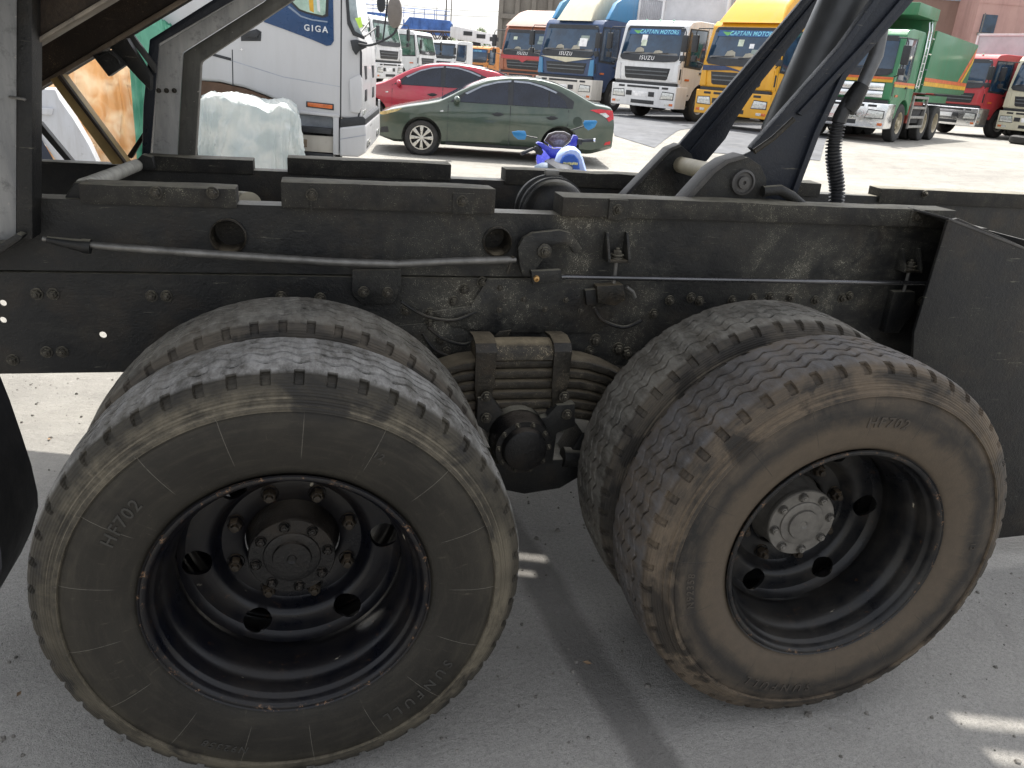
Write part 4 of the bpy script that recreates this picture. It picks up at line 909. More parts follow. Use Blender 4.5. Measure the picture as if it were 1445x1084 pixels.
MB().bx(-1.2,1.2,.75,2.75,3.22,3.52).build('cab_guard', DGREEN, TG, bevel=.02)
MB().bx(-.9,.9,2.45,5.6,1.1,1.34).bx(-1.10,1.10,2.3,3.6,.5,1.09).build('subframe', REDF, TG)
MB().bx(-1.13,1.13,2.9,7.8,1.38,1.5).build('tub_floor', DGREEN, TG)
def banner_green():
    def fn(c): zz = 2.60+c.y; return Vector((.3+c.x, .02+(zz-1.66)/1.04*.25-.034-c.z, zz))
    link('lettering', text_mesh('MOTORS', .17, .003, .1, .006, 1.05, fn), WHITEP, TG)
banner_green()
# ================================================================== NEAR WHITE CAB
O = atd(480, 222, 113); O.z = 0.0
RZ = rad(-8); MF = local_frame(O, RZ); MI = MF.inverted()
def lp(px, py, yl=0):       # pixel -> local x, z on the cab's plane y = yl
    c = MI @ CAMP; d = MI.to_3x3() @ ray(px, py); q = c + d*((yl-c.y)/d.y); return (q.x, q.z)
GC = empty('white_truck_cab', 'near white truck cab with dark blue window surround, seen side on behind the kinked frame', 'truck', O, RZ)
GW = paint('near_cab_white', (.50,.50,.51), .12, .3)
def gp(name, pix, y0, th, mat, bevel=.004, par=GC, **k):
    return MB().prism([lp(a,b,y0) for a,b in pix], y0, y0+th).build(name, mat, par, bevel=bevel, **k)
xf = lp(508,120)[0]; xl = lp(200,100)[0]; zl = lp(450,163)[1]; zb = lp(480,222)[1]
xd = lp(481,100)[0]; zs = .98
# body shell: side slab with wheel arch, shell to depth 2.4 with bevelled front
body = [(xl,zl),(xl,2.9),(xd-.10,2.9),(xd+.12,2.25),(xf-.10,1.98),(xf,1.80),(xf+.03,1.35),(xf+.02,zl+.02),(lp(425,160)[0],zl)]
gx0, gx1 = lp(283,120)[0], lp(415,150)[0]
archp = [(lp(412,160)[0],zl)]+[lp(a,b) for a,b in ((400,146),(375,135),(345,124),(310,116),(283,114),(250,116),(215,128))]+[(xl+.02,zl)]
bodyp = [(xl,2.9),(xd-.02,2.9),(xd+.10,2.25),(xf-.10,1.98),(xf,1.80),(xf+.03,1.35),(xf+.02,zl-.02)]+archp
MB().prism(bodyp, .0, 2.35).build('cab_shell', GW, GC, bevel=.05, seg=4)
gp('arch_liner', [(283,114),(310,117),(345,125),(375,136),(398,147),(380,150),(340,150),(283,150)], .03, .5, simple('arch_brown',(.12,.07,.045),.8))
gp('window_surround', [(372,31),(400,41),(440,56),(461,65),(467,64),(471,58),(470,0),(468,-30),(380,-30)], -.010, .008, simple('decal_navy',(.012,.05,.14),.3,0,.1), .002)
gp('window_rubber', [(410,4),(421,15),(432,19),(455,25),(463,23),(465,-40),(395,-40)], -.017, .006, BLKP, .002)
gp('side_window', [(413,3),(423,13),(434,17),(455,22),(459,20),(462,-40),(398,-40)], -.022, .006, simple('side_glass_green',(.30,.42,.36),.08,0,.6,3.5,coat=.5), .002)
for a, b, m in ((433,443,YES),(444,452,WHITEB)): gp('curtain_fold', [(a,-30),(b-3,-30),(b,18),(a+4,15)], -.0245, .002, m, 0)
gp('window_crease', [(408,8),(425,22),(440,27),(462,30),(462,32),(440,29),(424,24),(406,10)], -.013, .004, simple('crease_grey',(.2,.25,.33),.4), 0)
def gtext():
    x0, z0 = lp(446,41)
    def fn(c): return Vector((x0+c.x, -.016-c.z, z0+c.y-(c.x)*.03))
    link('lettering', text_mesh('GIGA', .095, .004, 0, .002, 1.35, fn), simple('silver_print',(.6,.62,.65),.3,.3), GC)
gtext()
gp('door_seam', [(481,-40),(483,-40),(481.6,166),(479.6,166)], -.001, .003, BLKP, 0)
gp('door_seam', [(327,70),(328.5,70),(329.5,122),(328,122)], -.001, .003, BLKP, 0)
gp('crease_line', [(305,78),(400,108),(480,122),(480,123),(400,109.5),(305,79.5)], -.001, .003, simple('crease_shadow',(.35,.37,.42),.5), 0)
gp('rub_strip', [(300,75),(326,82),(326,86),(300,79)], -.006, .007, BLKP, .001)
gp('handle_recess', [(340,47),(362,41),(369,45),(368,58),(340,58)], -.006, .006, BLKP, .003)
gp('door_handle', [(345,46),(360,42),(366,47),(362,54),(346,52)], -.03, .02, BLKP, .006)
MB().lathe([(0,0),(0,.012),(-.006,.012),(-.006,0)],14).build('door_lock', CHROME, GC, (lp(341,70)[0],0,lp(341,70)[1]))
gp('side_lamp_frame', [(432,143),(471,147),(471,156),(432,151)], -.012, .012, BLKP, .004)
gp('side_lamp', [(434,144.5),(469,148.5),(469,154),(434,150)], -.02, .012, AMBER, .004)
gp('sill', [(422,156),(479,162),(479,166),(422,160)], -.02, .05, GW, .006)
gp('step_well', [(422,161),(470,166),(470,190),(426,186)], .10, .02, simple('step_grey',(.25,.27,.30),.6), .003)
gp('step_tread', [(424,178),(468,182),(468,190),(424,186)], -.0, .12, BLKP, .005)
gp('lower_step', [(424,190),(470,193),(470,216),(424,213)], .03, .05, paint('step_beige',(.45,.42,.37),.4,.5), .006)
gp('step_pocket', [(424,196),(433,197),(433,208),(424,207)], .02, .02, simple('pocket_brown',(.16,.12,.08),.7), .003)
gp('step_side', [(470,164),(478,165),(478,219),(470,218)], -.01, .3, GW, .006)
gp('sill_gap', [(424,214),(470,218),(470,224),(424,222)], .03, .3, BLKP, .003)
# front corner, deflector and grille face (front plane is x = xf)
gp('corner_deflector', [(493,112),(508,105),(511,112),(511,150),(507,160),(494,158)], -.035, .06, paint('near_cab_white',(.62,.63,.66)), .012)
gp('gap_shadow', [(508,60),(511,75),(511,150),(506,168),(504,168),(508,148)], -.003, .004, BLKP, 0)
gp('bumper', [(480,168),(512,164),(516,168),(516,176),(480,180)], -.03, 2.42, BLKP, .012)
gp('bumper', [(479,180),(516,176),(517,190),(516,216),(505,222),(479,221)], -.04, 2.45, GW, .03, seg=4)
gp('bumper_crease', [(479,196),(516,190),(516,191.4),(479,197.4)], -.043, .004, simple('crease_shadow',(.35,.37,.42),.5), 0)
def front_box(name, y0, y1, z0, z1, mat, off=.0, th=.012, xo=None):
    x = (xf if xo is None else xo)
    return MB().bx(x+off, x+off+th, y0, y1, z0, z1).build(name, mat, GC, bevel=.003)
for yy in (.55,1.75):
    front_box('grille_hole', yy-.18, yy+.12, 1.36, 1.52, BLKP, .02); front_box('grille_hole', yy-.18, yy+.12, 1.10, 1.24, BLKP, .022)
xb = lp(516,200)[0]
for yy in (.35,2.0):
    front_box('fog_lamp_frame', yy-.28, yy+.22, lp(516,213)[1]+.02, lp(516,196)[1], BLKP, .0, .008, xb); front_box('fog_lamp', yy-.22, yy+.16, lp(516,213)[1]+.05, lp(516,196)[1]-.03, LAMPG, .008, .01, xb)
front_box('headlight', .12, .55, .86, 1.0, LAMPG, .02)
for yy in (.6,.72,.84): front_box('bumper_slot', yy, yy+.05, lp(516,190)[1], lp(516,180)[1]-.01, BLKP, .0, .008, xb)
MB().bx(xb-.02,xb+.004,2.42,2.5,zb+.1,zb+.6).build('bumper_end', GW, GC)
# windscreen side
def slope_x(z): return (xd+.10) + (2.25-z)*( (xf-.10)-(xd+.10))/(2.25-1.98)
v = []
for (yy, z, o) in [(.10,2.9,-.0),(2.25,2.9,-.0),(2.25,2.02,0),(.10,2.02,0)]:
    x = (xd-.02)+(2.9-z)*((xd+.10)-(xd-.02))/(2.9-2.25) if z > 2.25 else slope_x(z); v.append((x+.02, yy, z))
v2 = [(x+.012,y,z) for x,y,z in v]
MB().add(v+v2, [(0,1,2,3),(7,6,5,4),(0,1,5,4),(1,2,6,5),(2,3,7,6),(3,0,4,7)]).build('windscreen', simple('windscreen_pale',(.32,.38,.40),.06,0,.6,2.5,coat=.5), GC)
gp('quarter_glass', [(488,-40),(497,-40),(507,40),(513,52),(499,46),(492,30)], -.006, .006, simple('windscreen_pale',(.32,.38,.40)), .002)
gp('quarter_frame', [(485,-40),(489,-40),(494,28),(501,44),(515,52),(514,56),(498,50),(490,34)], -.012, .008, BLKP, .002)
gp('sticker', [(501,26),(509,24),(512,38),(507,40)], -.0085, .002, simple('sticker_lime',(.5,.75,.1),.5), 0)
for k, (a, b) in enumerate((((508,48),(521,30)),((512,50),(527,38)))):
    xa, za = lp(*a,.5); xb2, zb2 = lp(*b,.9); MB().tube([(xa,.45+.4*k,za),(xb2,.9+.4*k,zb2)], .012, 6).build('wiper', BLKP, GC)
gp('mirror_base', [(494,57),(503,56),(518,60),(517,67),(507,72),(502,78),(497,70)], -.04, .06, BLKP, .008)
def g3(px, py, yl): x, z = lp(px, py, yl); return Vector((x, yl, z))
MB().tube(smooth([g3(505,62,-.06),g3(522,64,-.08),g3(543,56,-.1),g3(557,46,-.1),g3(563,30,-.1)],6), .014, 10).build('mirror_arm', BLKP, GC)
MB().tube([g3(540,60,-.1),g3(545,20,-.1),g3(549,-30,-.1)], .010, 8).build('mirror_arm', BLKP, GC)
def ell(px, py, yl, a, b, th):
    x, z = lp(px, py, yl); return MB().loft([[ (x+a*s_*cos(t)*abs(cos(t))**-.25 if abs(cos(t))>1e-3 else x, y, z+b*s_*sin(t)) for t in [2*pi*k/28 for k in range(28)]] for s_, y in ((.8,yl-th),(1,yl-th*.6),(1,yl+th*.5),(.85,yl+th))])
ell(557,18,-.1,.085,.165,.05).build('mirror', simple('mirror_grey',(.16,.14,.125),.5), GC, ang=50)
ell(538,5,1.9,.06,.11,.04).build('mirror', BLKP, GC, ang=50)
gp('cab_underframe', [(240,160),(420,160),(480,205),(480,225),(240,225)], .35, 1.8, UNDER, .01)
o = MB().lathe([(0,0),(0,.25),(.02,.29),(.02,.50),(.05,.52),(.30,.52)],40).build('wheel', TYREB, GC, (lp(330,180)[0]-.25,.06,.52))

# ================================================================== CARS
def car(label, P, rz, col, name='parked_car', hatch=False, group='parked cars'):
    T = empty(name, label, 'car', P, rz, group)
    Lc = 4.41
    if not hatch: Tx = [(0,.50),(.03,.60),(.10,.69),(.30,.78),(.60,.86),(.95,.93),(1.18,.985),(1.45,1.13),(1.75,1.28),(2.05,1.39),(2.4,1.455),(2.7,1.472),(3.0,1.455),(3.3,1.40),(3.6,1.29),(3.85,1.17),(4.0,1.105),(4.2,1.085),(4.33,1.06),(4.40,.98),(4.41,.80)]
    else: Tx = [(0,.50),(.03,.62),(.12,.72),(.35,.82),(.7,.90),(1.0,.97),(1.15,1.02),(1.45,1.18),(1.75,1.33),(2.05,1.43),(2.4,1.48),(2.8,1.49),(3.2,1.46),(3.6,1.40),(3.9,1.32),(4.1,1.15),(4.25,1.05),(4.35,.95),(4.38,.85),(4.40,.75),(4.41,.65)]
    tx = np.array(Tx)
    top = lambda x: float(np.interp(x, tx[:,0], tx[:,1]))
    w0 = lambda x: .85*(1-.26*max(0,(1.0-x)/1.0)**2.6-.13*max(0,(x-3.5)/.91)**2.4)
    def wid(x, z):
        w = w0(x)*(1-.05*((.62-z)/.4)**2) if z < .62 else w0(x)*(1-.035*((z-.62)/.3)**2)
        if z > .92: w = w0(x)*.965-(z-.92)*.40
        return w
    bot = lambda x: .20+.10*max(0,(.35-x)/.35)+.12*max(0,(x-4.0)/.41)
    xs = sorted(set([float(v_) for v_ in np.linspace(0,.4,9)]+[float(v_) for v_ in np.linspace(.4,4.2,46)]+[float(v_) for v_ in np.linspace(4.2,4.41,6)]))
    rings = []
    for x in xs:
        b, t = bot(x), top(x); c = .05 if t < 1.12 else .035; zt_ = t-c; r = []
        zz = [b+(zt_-b)*k/11 for k in range(12)]
        side = [(wid(x,z)*(.90 if k == 0 else 1), z) for k, z in enumerate(zz)]
        we = side[-1][0]
        over = [(we-.012, zt_+c*.35), (we-.045, zt_+c*.62), (we-.12, zt_+c*.82), (we*.55, t+.0), (0, t+.012)]
        half = side+over
        rings.append([(x,-y,z) for y,z in half]+[(x,y,z) for y,z in reversed(half[:-1])])
    bo = MB().loft(rings).build('body', col, T, ang=28)
    cuts = []
    for wx in (.86, 3.41):
        for sy in (-1,1):
            cuts.append(MB().tube([(wx,sy*.60,.31),(wx,sy*1.0,.31)], .365, 36).build('c', col, T))
    boolean(bo, cuts); 
    surf = lambda x, z, o=.004: -(wid(x,z)+o)
    def sp(nm, pts, mat, o=.004, th=.006, par=T, both=True):
        for sy in ((1,-1) if both else (1,)):
            n = len(pts); v = [(x,sy*surf(x,z,o),z) for x,z in pts]+[(x,sy*surf(x,z,o+th),z) for x,z in pts]
            MB().add(v, [tuple(range(n)),tuple(range(2*n-1,n-1,-1))]+[(i,(i+1)%n,(i+1)%n+n,i+n) for i in range(n)]).build(nm, mat, par)
    k = .02 if hatch else 0
    sp('window_trim', [(1.36,.965),(1.60,1.13+k),(1.90,1.27+k),(2.2,1.365+k),(2.5,1.405+k),(2.8,1.40+k),(3.1,1.345+k),(3.4,1.235+k),(3.62,1.11+k),(3.60,.985)], BLKP, .001, .004)
    sp('front_window', [(1.50,.975),(1.64,1.11+k),(1.93,1.245+k),(2.2,1.33+k),(2.40,1.365+k),(2.40,.975)], DARKG, .004, .005)
    sp('rear_window', [(2.50,.975),(2.50,1.37+k),(2.78,1.365+k),(3.08,1.305+k),(3.14,1.28+k),(3.14,.98)], DARKG, .004, .005)
    sp('quarter_window', [(3.17,.98),(3.17,1.265+k),(3.34,1.19+k),(3.46,1.10+k),(3.50,.99)], DARKG, .004, .005)
    sp('rain_visor', [(1.62,1.125+k),(1.93,1.28+k),(2.2,1.36+k),(2.45,1.395+k),(2.45,1.365+k),(2.2,1.33+k),(1.93,1.25+k),(1.66,1.105+k)], simple('visor_grey',(.3,.33,.38),.15), .010, .008)
    sp('rain_visor', [(2.5,1.395+k),(2.78,1.39+k),(3.05,1.335+k),(3.3,1.25+k),(3.28,1.225+k),(3.03,1.305+k),(2.78,1.36+k),(2.5,1.365+k)], simple('visor_grey',(.3,.33,.38),.15), .010, .008)
    for x0_, x1_ in ((1.32,1.34),(2.45,2.45),(3.52,3.38)):
        zz = [.27,.4,.55,.7,.85,.96]; n = len(zz)
        xx = [x0_+(x1_-x0_)*0 + (0 if x0_ < 3 else (-.20 if z < .5 else (-.1 if z < .6 else 0))) for z in zz]
        sp('door_seam', [(a_,z) for a_, z in zip(xx,zz)]+[(a_+.012,z) for a_, z in reversed(list(zip(xx,zz)))], BLKP, .0006, .0015)
    sp('sill_trim', [(1.30,.215),(2.98,.215),(2.98,.26),(1.30,.26)], BLKP, .001, .01)
    for hx in (2.22, 3.22):
        sp('handle_cup', [(hx-.09,.80),(hx-.02,.835),(hx+.06,.835),(hx+.11,.80),(hx+.02,.765),(hx-.05,.77)], BLKP, .001, .003)
        sp('door_handle', [(hx-.10,.795),(hx+.11,.80),(hx+.11,.82),(hx-.10,.815)], BLKP, .01, .018)
    sp('fuel_flap', [(3.70+.085*cos(a),.77+.085*sin(a)) for a in [2*pi*q/20 for q in range(20)]], simple('flap_'+col.name, tuple(q*.6 for q in col['c'])), .001, .002, both=False)
    sp('headlight', [(.07,.665),(.10,.70),(.30,.755),(.50,.795),(.42,.74),(.30,.70),(.16,.655)], simple('headlight_gold',(.55,.45,.22),.15,.3,.5,14,coat=.5), .003, .006)
    sp('tail_light', [(3.92,.985),(4.10,1.01),(4.36,1.0),(4.39,.86),(4.30,.80),(4.22,.88),(4.08,.94)], REDL, .003, .008)
    sp('tail_light_clear', [(4.10,.935),(4.22,.955),(4.30,.90),(4.24,.865)], LAMPG, .011, .004)
    sp('rear_reflector', [(4.25,.38),(4.37,.40),(4.37,.46),(4.27,.43)], REDL, .002, .006)
    sp('side_repeater', [(1.18,.78),(1.24,.785),(1.24,.81),(1.18,.80)], LAMPG, .002, .006)
    sp('fog_recess', [(.10,.34),(.26,.36),(.24,.46),(.12,.44)], BLKP, .001, .004)
    # windscreen and rear glass follow the roofline
    def tops(nm, xa, xb, ya, yb, mat):
        r = []
        for i in range(9):
            x = xa+(xb-xa)*i/8; h = ya+(yb-ya)*i/8; t = top(x)
            r.append([(x,-h,t-.006),(x,-h*.5,t+.010),(x,0,t+.018),(x,h*.5,t+.010),(x,h,t-.006)])
        MB().loft(r, cap=False, close=False).build(nm, mat, T, ang=60)
    tops('windscreen', 1.20, 1.98, .70, .58, DARKG); tops('rear_screen', 3.22, 3.90, .56, .66, DARKG)
    for sy in (-1, 1):
        rr = []
        for i in range(9):
            a = -1+2*i/8; q = sqrt(max(0,1-a*a))*.95+.05
            rr.append([(1.50-.02+ .03*a+.085*q*cos(t)*.6, sy*(.93+.11*a), 1.005+.07*q*sin(t)) for t in [2*pi*k_/12 for k_ in range(12)]])
        MB().loft(rr).build('door_mirror', col, T, ang=60); MB().tube([(1.50,sy*.80,.95),(1.50,sy*.88,.975)],.02,8).build('mirror_stalk', BLKP, T)
        for wx in (.86, 3.41):
            wn = MB().lathe([(.0,.21),(-.005,.24),(-.01,.28),(.0,.298),(.03,.305),(.15,.305),(.18,.295),(.185,.21)], 40).build('wheel', TYREB, T, (wx, sy*.80, .305), (0,0,0 if sy<0 else pi))
            MB().lathe([(.11,0),(.11,.2),(.02,.215),(.0,.218),(-.004,.213),(.0,.205),(.05,.20),(.09,.19),(.09,0)], 40).build('rim_well', BLKP, wn)
            al = simple('alloy',(.62,.60,.55),.3,.6)
            MB().lathe([(.02,.212),(-.006,.214),(-.006,.198),(.02,.196)], 40, closed=True).build('rim', al, wn)
            for q in range(8):
                a = 2*pi*q/8; d = (cos(a),sin(a)); n_ = (-sin(a),cos(a))
                pp = [(d[0]*r_+n_[0]*w_, d[1]*r_+n_[1]*w_) for r_, w_ in ((.03,-.012),(.03,.012),(.20,.034),(.20,-.034))]
                MB().prism(pp, -.002, .03).build('spoke', al, wn, bevel=.003)
            MB().lathe([(.03,0),(.03,.04),(-.004,.038),(-.008,.03),(-.008,0)], 20).build('hub_cap', al, wn)
            MB().tube([(wx,sy*.3,.31),(wx,sy*.60,.31)],.36,24).build('arch_liner', BLKP, T)
    return T
def carpaint(name, col):
    t = NT(name); z = t.xyz()[2]; n = t.noise(3,4,.6)
    c = t.mix(t.ramp(n,.35,.7,0,.25), col, (.20,.19,.14)); m = t.fin(c, .28, .25, Coat_Weight=.8, Coat_Roughness=.05); m['c'] = col; return m
P0 = atd(594, 220, 76.5); P0.z = ground_h(P0.x, P0.y)
best = None
for k in range(-60, 61):
    a = rad(-14.4+k*.5); Q = P0+Vector((cos(a)*2.55, sin(a)*2.55, .31)); d = Q-CAMP
    px = 722.5+F_PX*d.dot(Rt)/d.dot(Fw); e = abs(px-789)+abs(k)*.02
    if best is None or e < best[0]: best = (e, a)
az = best[1]
if abs(math.degrees(az)+14.4) > 14: az = rad(-16)
c0 = Vector((P0.x, P0.y, 0)) + Vector((-sin(az)*.8, cos(az)*.8, 0)) - Vector((cos(az), sin(az), 0))*.86
c0.z = ground_h(c0.x+2, c0.y)
car('metallic olive green sedan parked side on in the middle of the yard', c0, az, carpaint('olive_green', (.042,.068,.052)))
q = atd(478, 128, 63); q.z = ground_h(q.x, q.y)
car('red car almost hidden behind the green sedan and the white cab', q, rad(-11), carpaint('car_red', (.42,.02,.05)), hatch=True).scale = (.96,.96,.96)

# ================================================================== MOTORCYCLE (seen from behind, handlebar above the rail)
sM = 135; pm = atd(787, 215, sM); BZ = rad(-9)
BK = empty('motorcycle', 'small blue underbone motorcycle with blue mirrors standing behind the truck chassis', 'motorcycle', (pm.x, pm.y, 0), BZ)
MBl = simple('bike_blue', (.02,.03,.42), .25, .1, .25, 9, coat=.5)
def bl(px, py, yl=0):
    m = local_frame((pm.x,pm.y,0), BZ).inverted(); c = m @ CAMP; d = m.to_3x3() @ ray(px, py); q = c+d*((yl-c.y)/d.y); return Vector(q)
for yy in (-.62, .62):
    wn = MB().lathe([(-.035,.21),(-.04,.25),(-.02,.285),(.02,.285),(.04,.25),(.035,.21)], 36, ax='x', closed=True).build('wheel', TYREB, BK, (0,yy,.285))
    MB().lathe([(-.03,.22),(.03,.22),(.02,.205),(-.02,.205)], 36, ax='x', closed=True).build('rim', CHROME, wn)
    for k in range(5): a = 2*pi*k/5; MB().tube([(0,0,0),(0,.21*cos(a),.21*sin(a))],.012,6).build('spoke', BLKP, wn)
MB().tube([(0,.62,.29),(0,.45,.70),(0,.40,.90)],[.03,.03,.025],10).build('fork', CHROME, BK)
MB().loft([[(x*w_,y,z+h_*sx) for x,sx in ((-1,-1),(-1,.4),(-.5,1),(.5,1),(1,.4),(1,-1))] for y,z,w_,h_ in ((-.75,.72,.05,.04),(-.4,.74,.12,.05),(0,.73,.13,.05),(.18,.68,.09,.05))]).build('seat', BLKP, BK, ang=50)
MB().loft([[(x*w_,y,z+h_*sx) for x,sx in ((-1,-1),(-1,.5),(-.4,1),(.4,1),(1,.5),(1,-1))] for y,z,w_,h_ in ((-.8,.62,.05,.05),(-.4,.58,.12,.12),(0,.52,.12,.13),(.25,.42,.08,.10),(.38,.6,.08,.2),(.45,.8,.05,.12))]).build('body_fairing', MBl, BK, ang=50)
MB().loft([[(x*w_,y,z) for x in (-1,1)]+[(w_,y,z-.04),(-w_,y,z-.04)] for y,z,w_ in ((.2,.62,.16),(.33,.75,.19),(.42,.86,.15))]).build('leg_shield', MBl, BK, bevel=.01)
cb = bl(790,209,.1)
def z6(a, b): return (520+a/4.014, 80+b/4.014)
def bpr(name, pts, y0_, th, mat, bev=.008, par=None, taper=None):
    P_ = [bl(*z6(a,b), y0_) for a, b in pts]; P_ = [(p.x,p.z) for p in P_]
    cx_ = sum(p[0] for p in P_)/len(P_); cz_ = sum(p[1] for p in P_)/len(P_)
    rings = []
    for k_, f_ in (taper or ((0,1),(1,1))): rings.append([(cx_+(x_-cx_)*f_, y0_+th*k_, cz_+(z_-cz_)*f_) for x_, z_ in P_])
    return MB().loft(rings).build(name, mat, par or BK, bevel=bev, ang=50)
bpr('handlebar_cowl', [(950,492),(962,484),(990,492),(1040,522),(1100,524),(1148,480),(1162,446),(1182,448),(1192,470),(1176,512),(1118,556),(1072,590),(1056,600),(1030,572),(985,520)], .02, .10, MBl, .006)
bpr('instrument_panel', [(994,478),(1020,438),(1060,424),(1110,424),(1146,442),(1150,470),(1104,514),(1044,514)], .035, .10, simple('dash_brown',(.05,.035,.04),.2,0,.5,30,coat=.5), .006, taper=((0,.96),(.3,1),(1,.9)))
bpr('meter_glass', [(1020,470),(1040,445),(1080,436),(1120,448),(1130,468),(1095,498),(1050,498)], .028, .008, simple('meter_glass',(.10,.08,.11),.08,0,.6,40,coat=.5), .002)
bpr('front_fairing', [(1030,560),(1072,592),(1120,556),(1128,600),(1110,680),(1050,680),(1034,620)], .10, .12, MBl, .01)
bpr('cable_bundle', [(940,520),(975,512),(992,540),(980,560),(950,555)], .03, .05, BLKP, .01)
gl, gr_ = bl(735,217,-.03), bl(838,198,-.03); il, ir = bl(757,208,.02), bl(818,199,.02)
MB().tube([gl, gl+(il-gl)*.8], [.017,.017], 12).build('grip', BLKP, BK); MB().tube([gr_, gr_+(ir-gr_)*.8], [.017,.017], 12).build('grip', BLKP, BK)
MB().tube([gr_, gr_+(gr_-ir)*.12], [.02,.02], 12).build('bar_end', CHROME, BK); MB().tube([il+Vector((0,.03,0)), cb+Vector((0,.06,-.03)), ir+Vector((0,.03,0))], .012, 8).build('handlebar', CHROME, BK)
MB().tube([bl(762,206,.04), bl(748,212,.06), bl(738,219,.06)], .006, 6).build('brake_lever', BLKP, BK)
MB().box(tuple(bl(757,210,.03)),(.05,.05,.05)).build('switch_box', BLKP, BK, bevel=.01); MB().box(tuple(bl(818,200,.03)),(.055,.05,.06)).build('switch_box', BLKP, BK, bevel=.01)
MIRB = simple('blue_mirror_glass', (.05,.24,.50), .12, .2, .1)
for pts, base in (([(722,186),(731,184.5),(741,185),(743,191),(741,197),(731,197),(725,192)], (758,195)), ([(825,170),(841,170),(843,172),(839,180),(830,184),(825,180),(823,174)], (806,184))):
    pp = [bl(a,b,.05) for a,b in pts]
    MB().prism([(p_.x,p_.z) for p_ in pp], .045, .058).build('mirror', MIRB, BK, bevel=.002)
    cx = sum(p_.x for p_ in pp)/len(pp); cz = sum(p_.z for p_ in pp)/len(pp); MB().tube([(cx,.06,cz), bl(*base,.05)],.007,8).build('mirror_stalk', BLKP, BK)
BG = empty('backpack', 'round blue and pale blue bag resting on the motorcycle seat', 'bag', (pm.x, pm.y, 0), BZ)
bc = bl(806,232,-.35)
bpr('bag_shell', [(1062,665),(1064,600),(1078,560),(1104,530),(1140,514),(1178,518),(1204,540),(1220,580),(1240,650),(1244,668)], -.46, .24, simple('pale_blue_cloth',(.36,.46,.75),.6,0,.2,14,bump=.4), .0, BG, ((0,.80),(.08,.92),(.25,1),(.7,1),(.92,.9),(1,.75)))
bpr('bag_pocket', [(1084,640),(1086,592),(1102,562),(1134,550),(1168,556),(1192,584),(1200,640)], -.48, .06, simple('bag_blue',(.02,.09,.42),.55,0,.2,14), .0, BG, ((0,.86),(.25,.97),(1,1.05)))
for k in range(9):
    q_ = bl(*z6(1108+9.2*k, 604+(k%3)*1.5), -.486); MB().bx(q_.x-.006,q_.x+.006,-.486,-.478,q_.z-.013,q_.z+.010).build('embroidery', simple('thread_yellow',(.65,.62,.30),.6), BG)
MB().loft([[(bc.x-.23+.14*f_*cos(a), -.2+.12*f_*sin(a), bc.z-.14+z_) for a in [2*pi*q_/20 for q_ in range(20)]] for z_, f_ in ((0,.9),(.04,1),(.09,.85),(.12,.4),(.125,.1))]).build('bag_strap_pad', simple('grey_blue_cloth',(.12,.16,.22),.7,0,.3,12), BG, ang=60)

# ================================================================== THINGS AT THE LEFT
def drape(name, label, cat, c, dims, mat, seed, pleat=.06, top=.8, n=300, m=60, rz=0, power=.45, folds=.0):
    rg = []
    for i in range(m+1):
        v_ = i/m; z_ = dims[2]*min(1, v_*1.35) if v_ < .74 else dims[2]
        rr_ = 1.0 if v_ < .70 else max(0., 1-(v_-.70)/.30)
        ring = []
        for k in range(n):
            a = 2*pi*k/n; ca, sa = cos(a), sin(a)
            sx = math.copysign(abs(ca)**power, ca); sy = math.copysign(abs(sa)**power, sa)
            fl = 1+.16*(1-z_/dims[2])
            p_ = Vector((sx*dims[0]*rr_*fl, sy*dims[1]*rr_*fl, z_))
            nz = mnoise.noise(Vector((a*4+seed, seed, z_*.9)))+.25*mnoise.noise(Vector((a*11, seed*3, z_*1.6+5)))
            crease = abs(mnoise.noise(Vector((p_.x*5, p_.y*5+seed, z_*5))))
            wv = a*17+2.5*mnoise.noise(Vector((a*2+seed, z_*1.5, 0)))+(dims[2]-z_)*3.0; fold = (1-abs(sin(wv))**.6)*folds*(1.15-z_/dims[2])
            p_.x += ca*fold; p_.y += sa*fold; p_.x += ca*nz*pleat; p_.y += sa*nz*pleat; p_.z += (mnoise.noise(Vector((p_.x*3,p_.y*3,seed)))*.10-crease*.10)*(1 if v_ > .5 else .3)*dims[2]
            p_.z = max(p_.z, .0); ring.append(p_)
        rg.append(ring)
    o = MB().loft(rg).build(name, mat, None, c, (0,0,rz), ang=70)
    return tag(o, label, cat)
def cloth(name, a, b, rough, scale=5, sheen=0, transl=0):
    t = NT(name); n1 = t.noise(scale,2,.45,dist=.5); c = t.mix(t.ramp(n1,.35,.65), a, b); cr_ = t.noise(1,3,.55,t.scale_co((5.5,5.5,1.1),rot=(0,.5,.3)),.4); t.bump(t.math('ADD', t.math('MULTIPLY', cr_, 2.6), t.math('MULTIPLY', t.noise(scale*1.5,2,.5,dist=1.2),.6)),.6,.05)
    t.fin(c, rough, 0); tr = t.n('BsdfTranslucent'); t.put(tr.inputs[0], c); mx = t.n('MixShader'); mx.inputs[0].default_value = transl
    out = t.t.nodes['Material Output']; t.put(mx.inputs[1], t.b.outputs[0]); t.put(mx.inputs[2], tr.outputs[0]); t.put(out.inputs[0], mx.outputs[0]); return t.m
SILV = cloth('silver_sheet', (.56,.62,.62), (.76,.78,.75), .38, transl=.35)
p_ = atd(352, 190, 128)
drape('covered_heap', 'heap under a pale silvery plastic sheet with pleats, in front of the white cab', 'sheet', (p_.x+.0, p_.y+.35, 0), (.50,.40,atd(352,139,128).z), SILV, 2.3, .035, folds=.075)
TAN = cloth('tan_tarp', (.74,.50,.28), (.95,.88,.74), .5, 4, transl=.6)
p_ = atd(142, 160, 105)
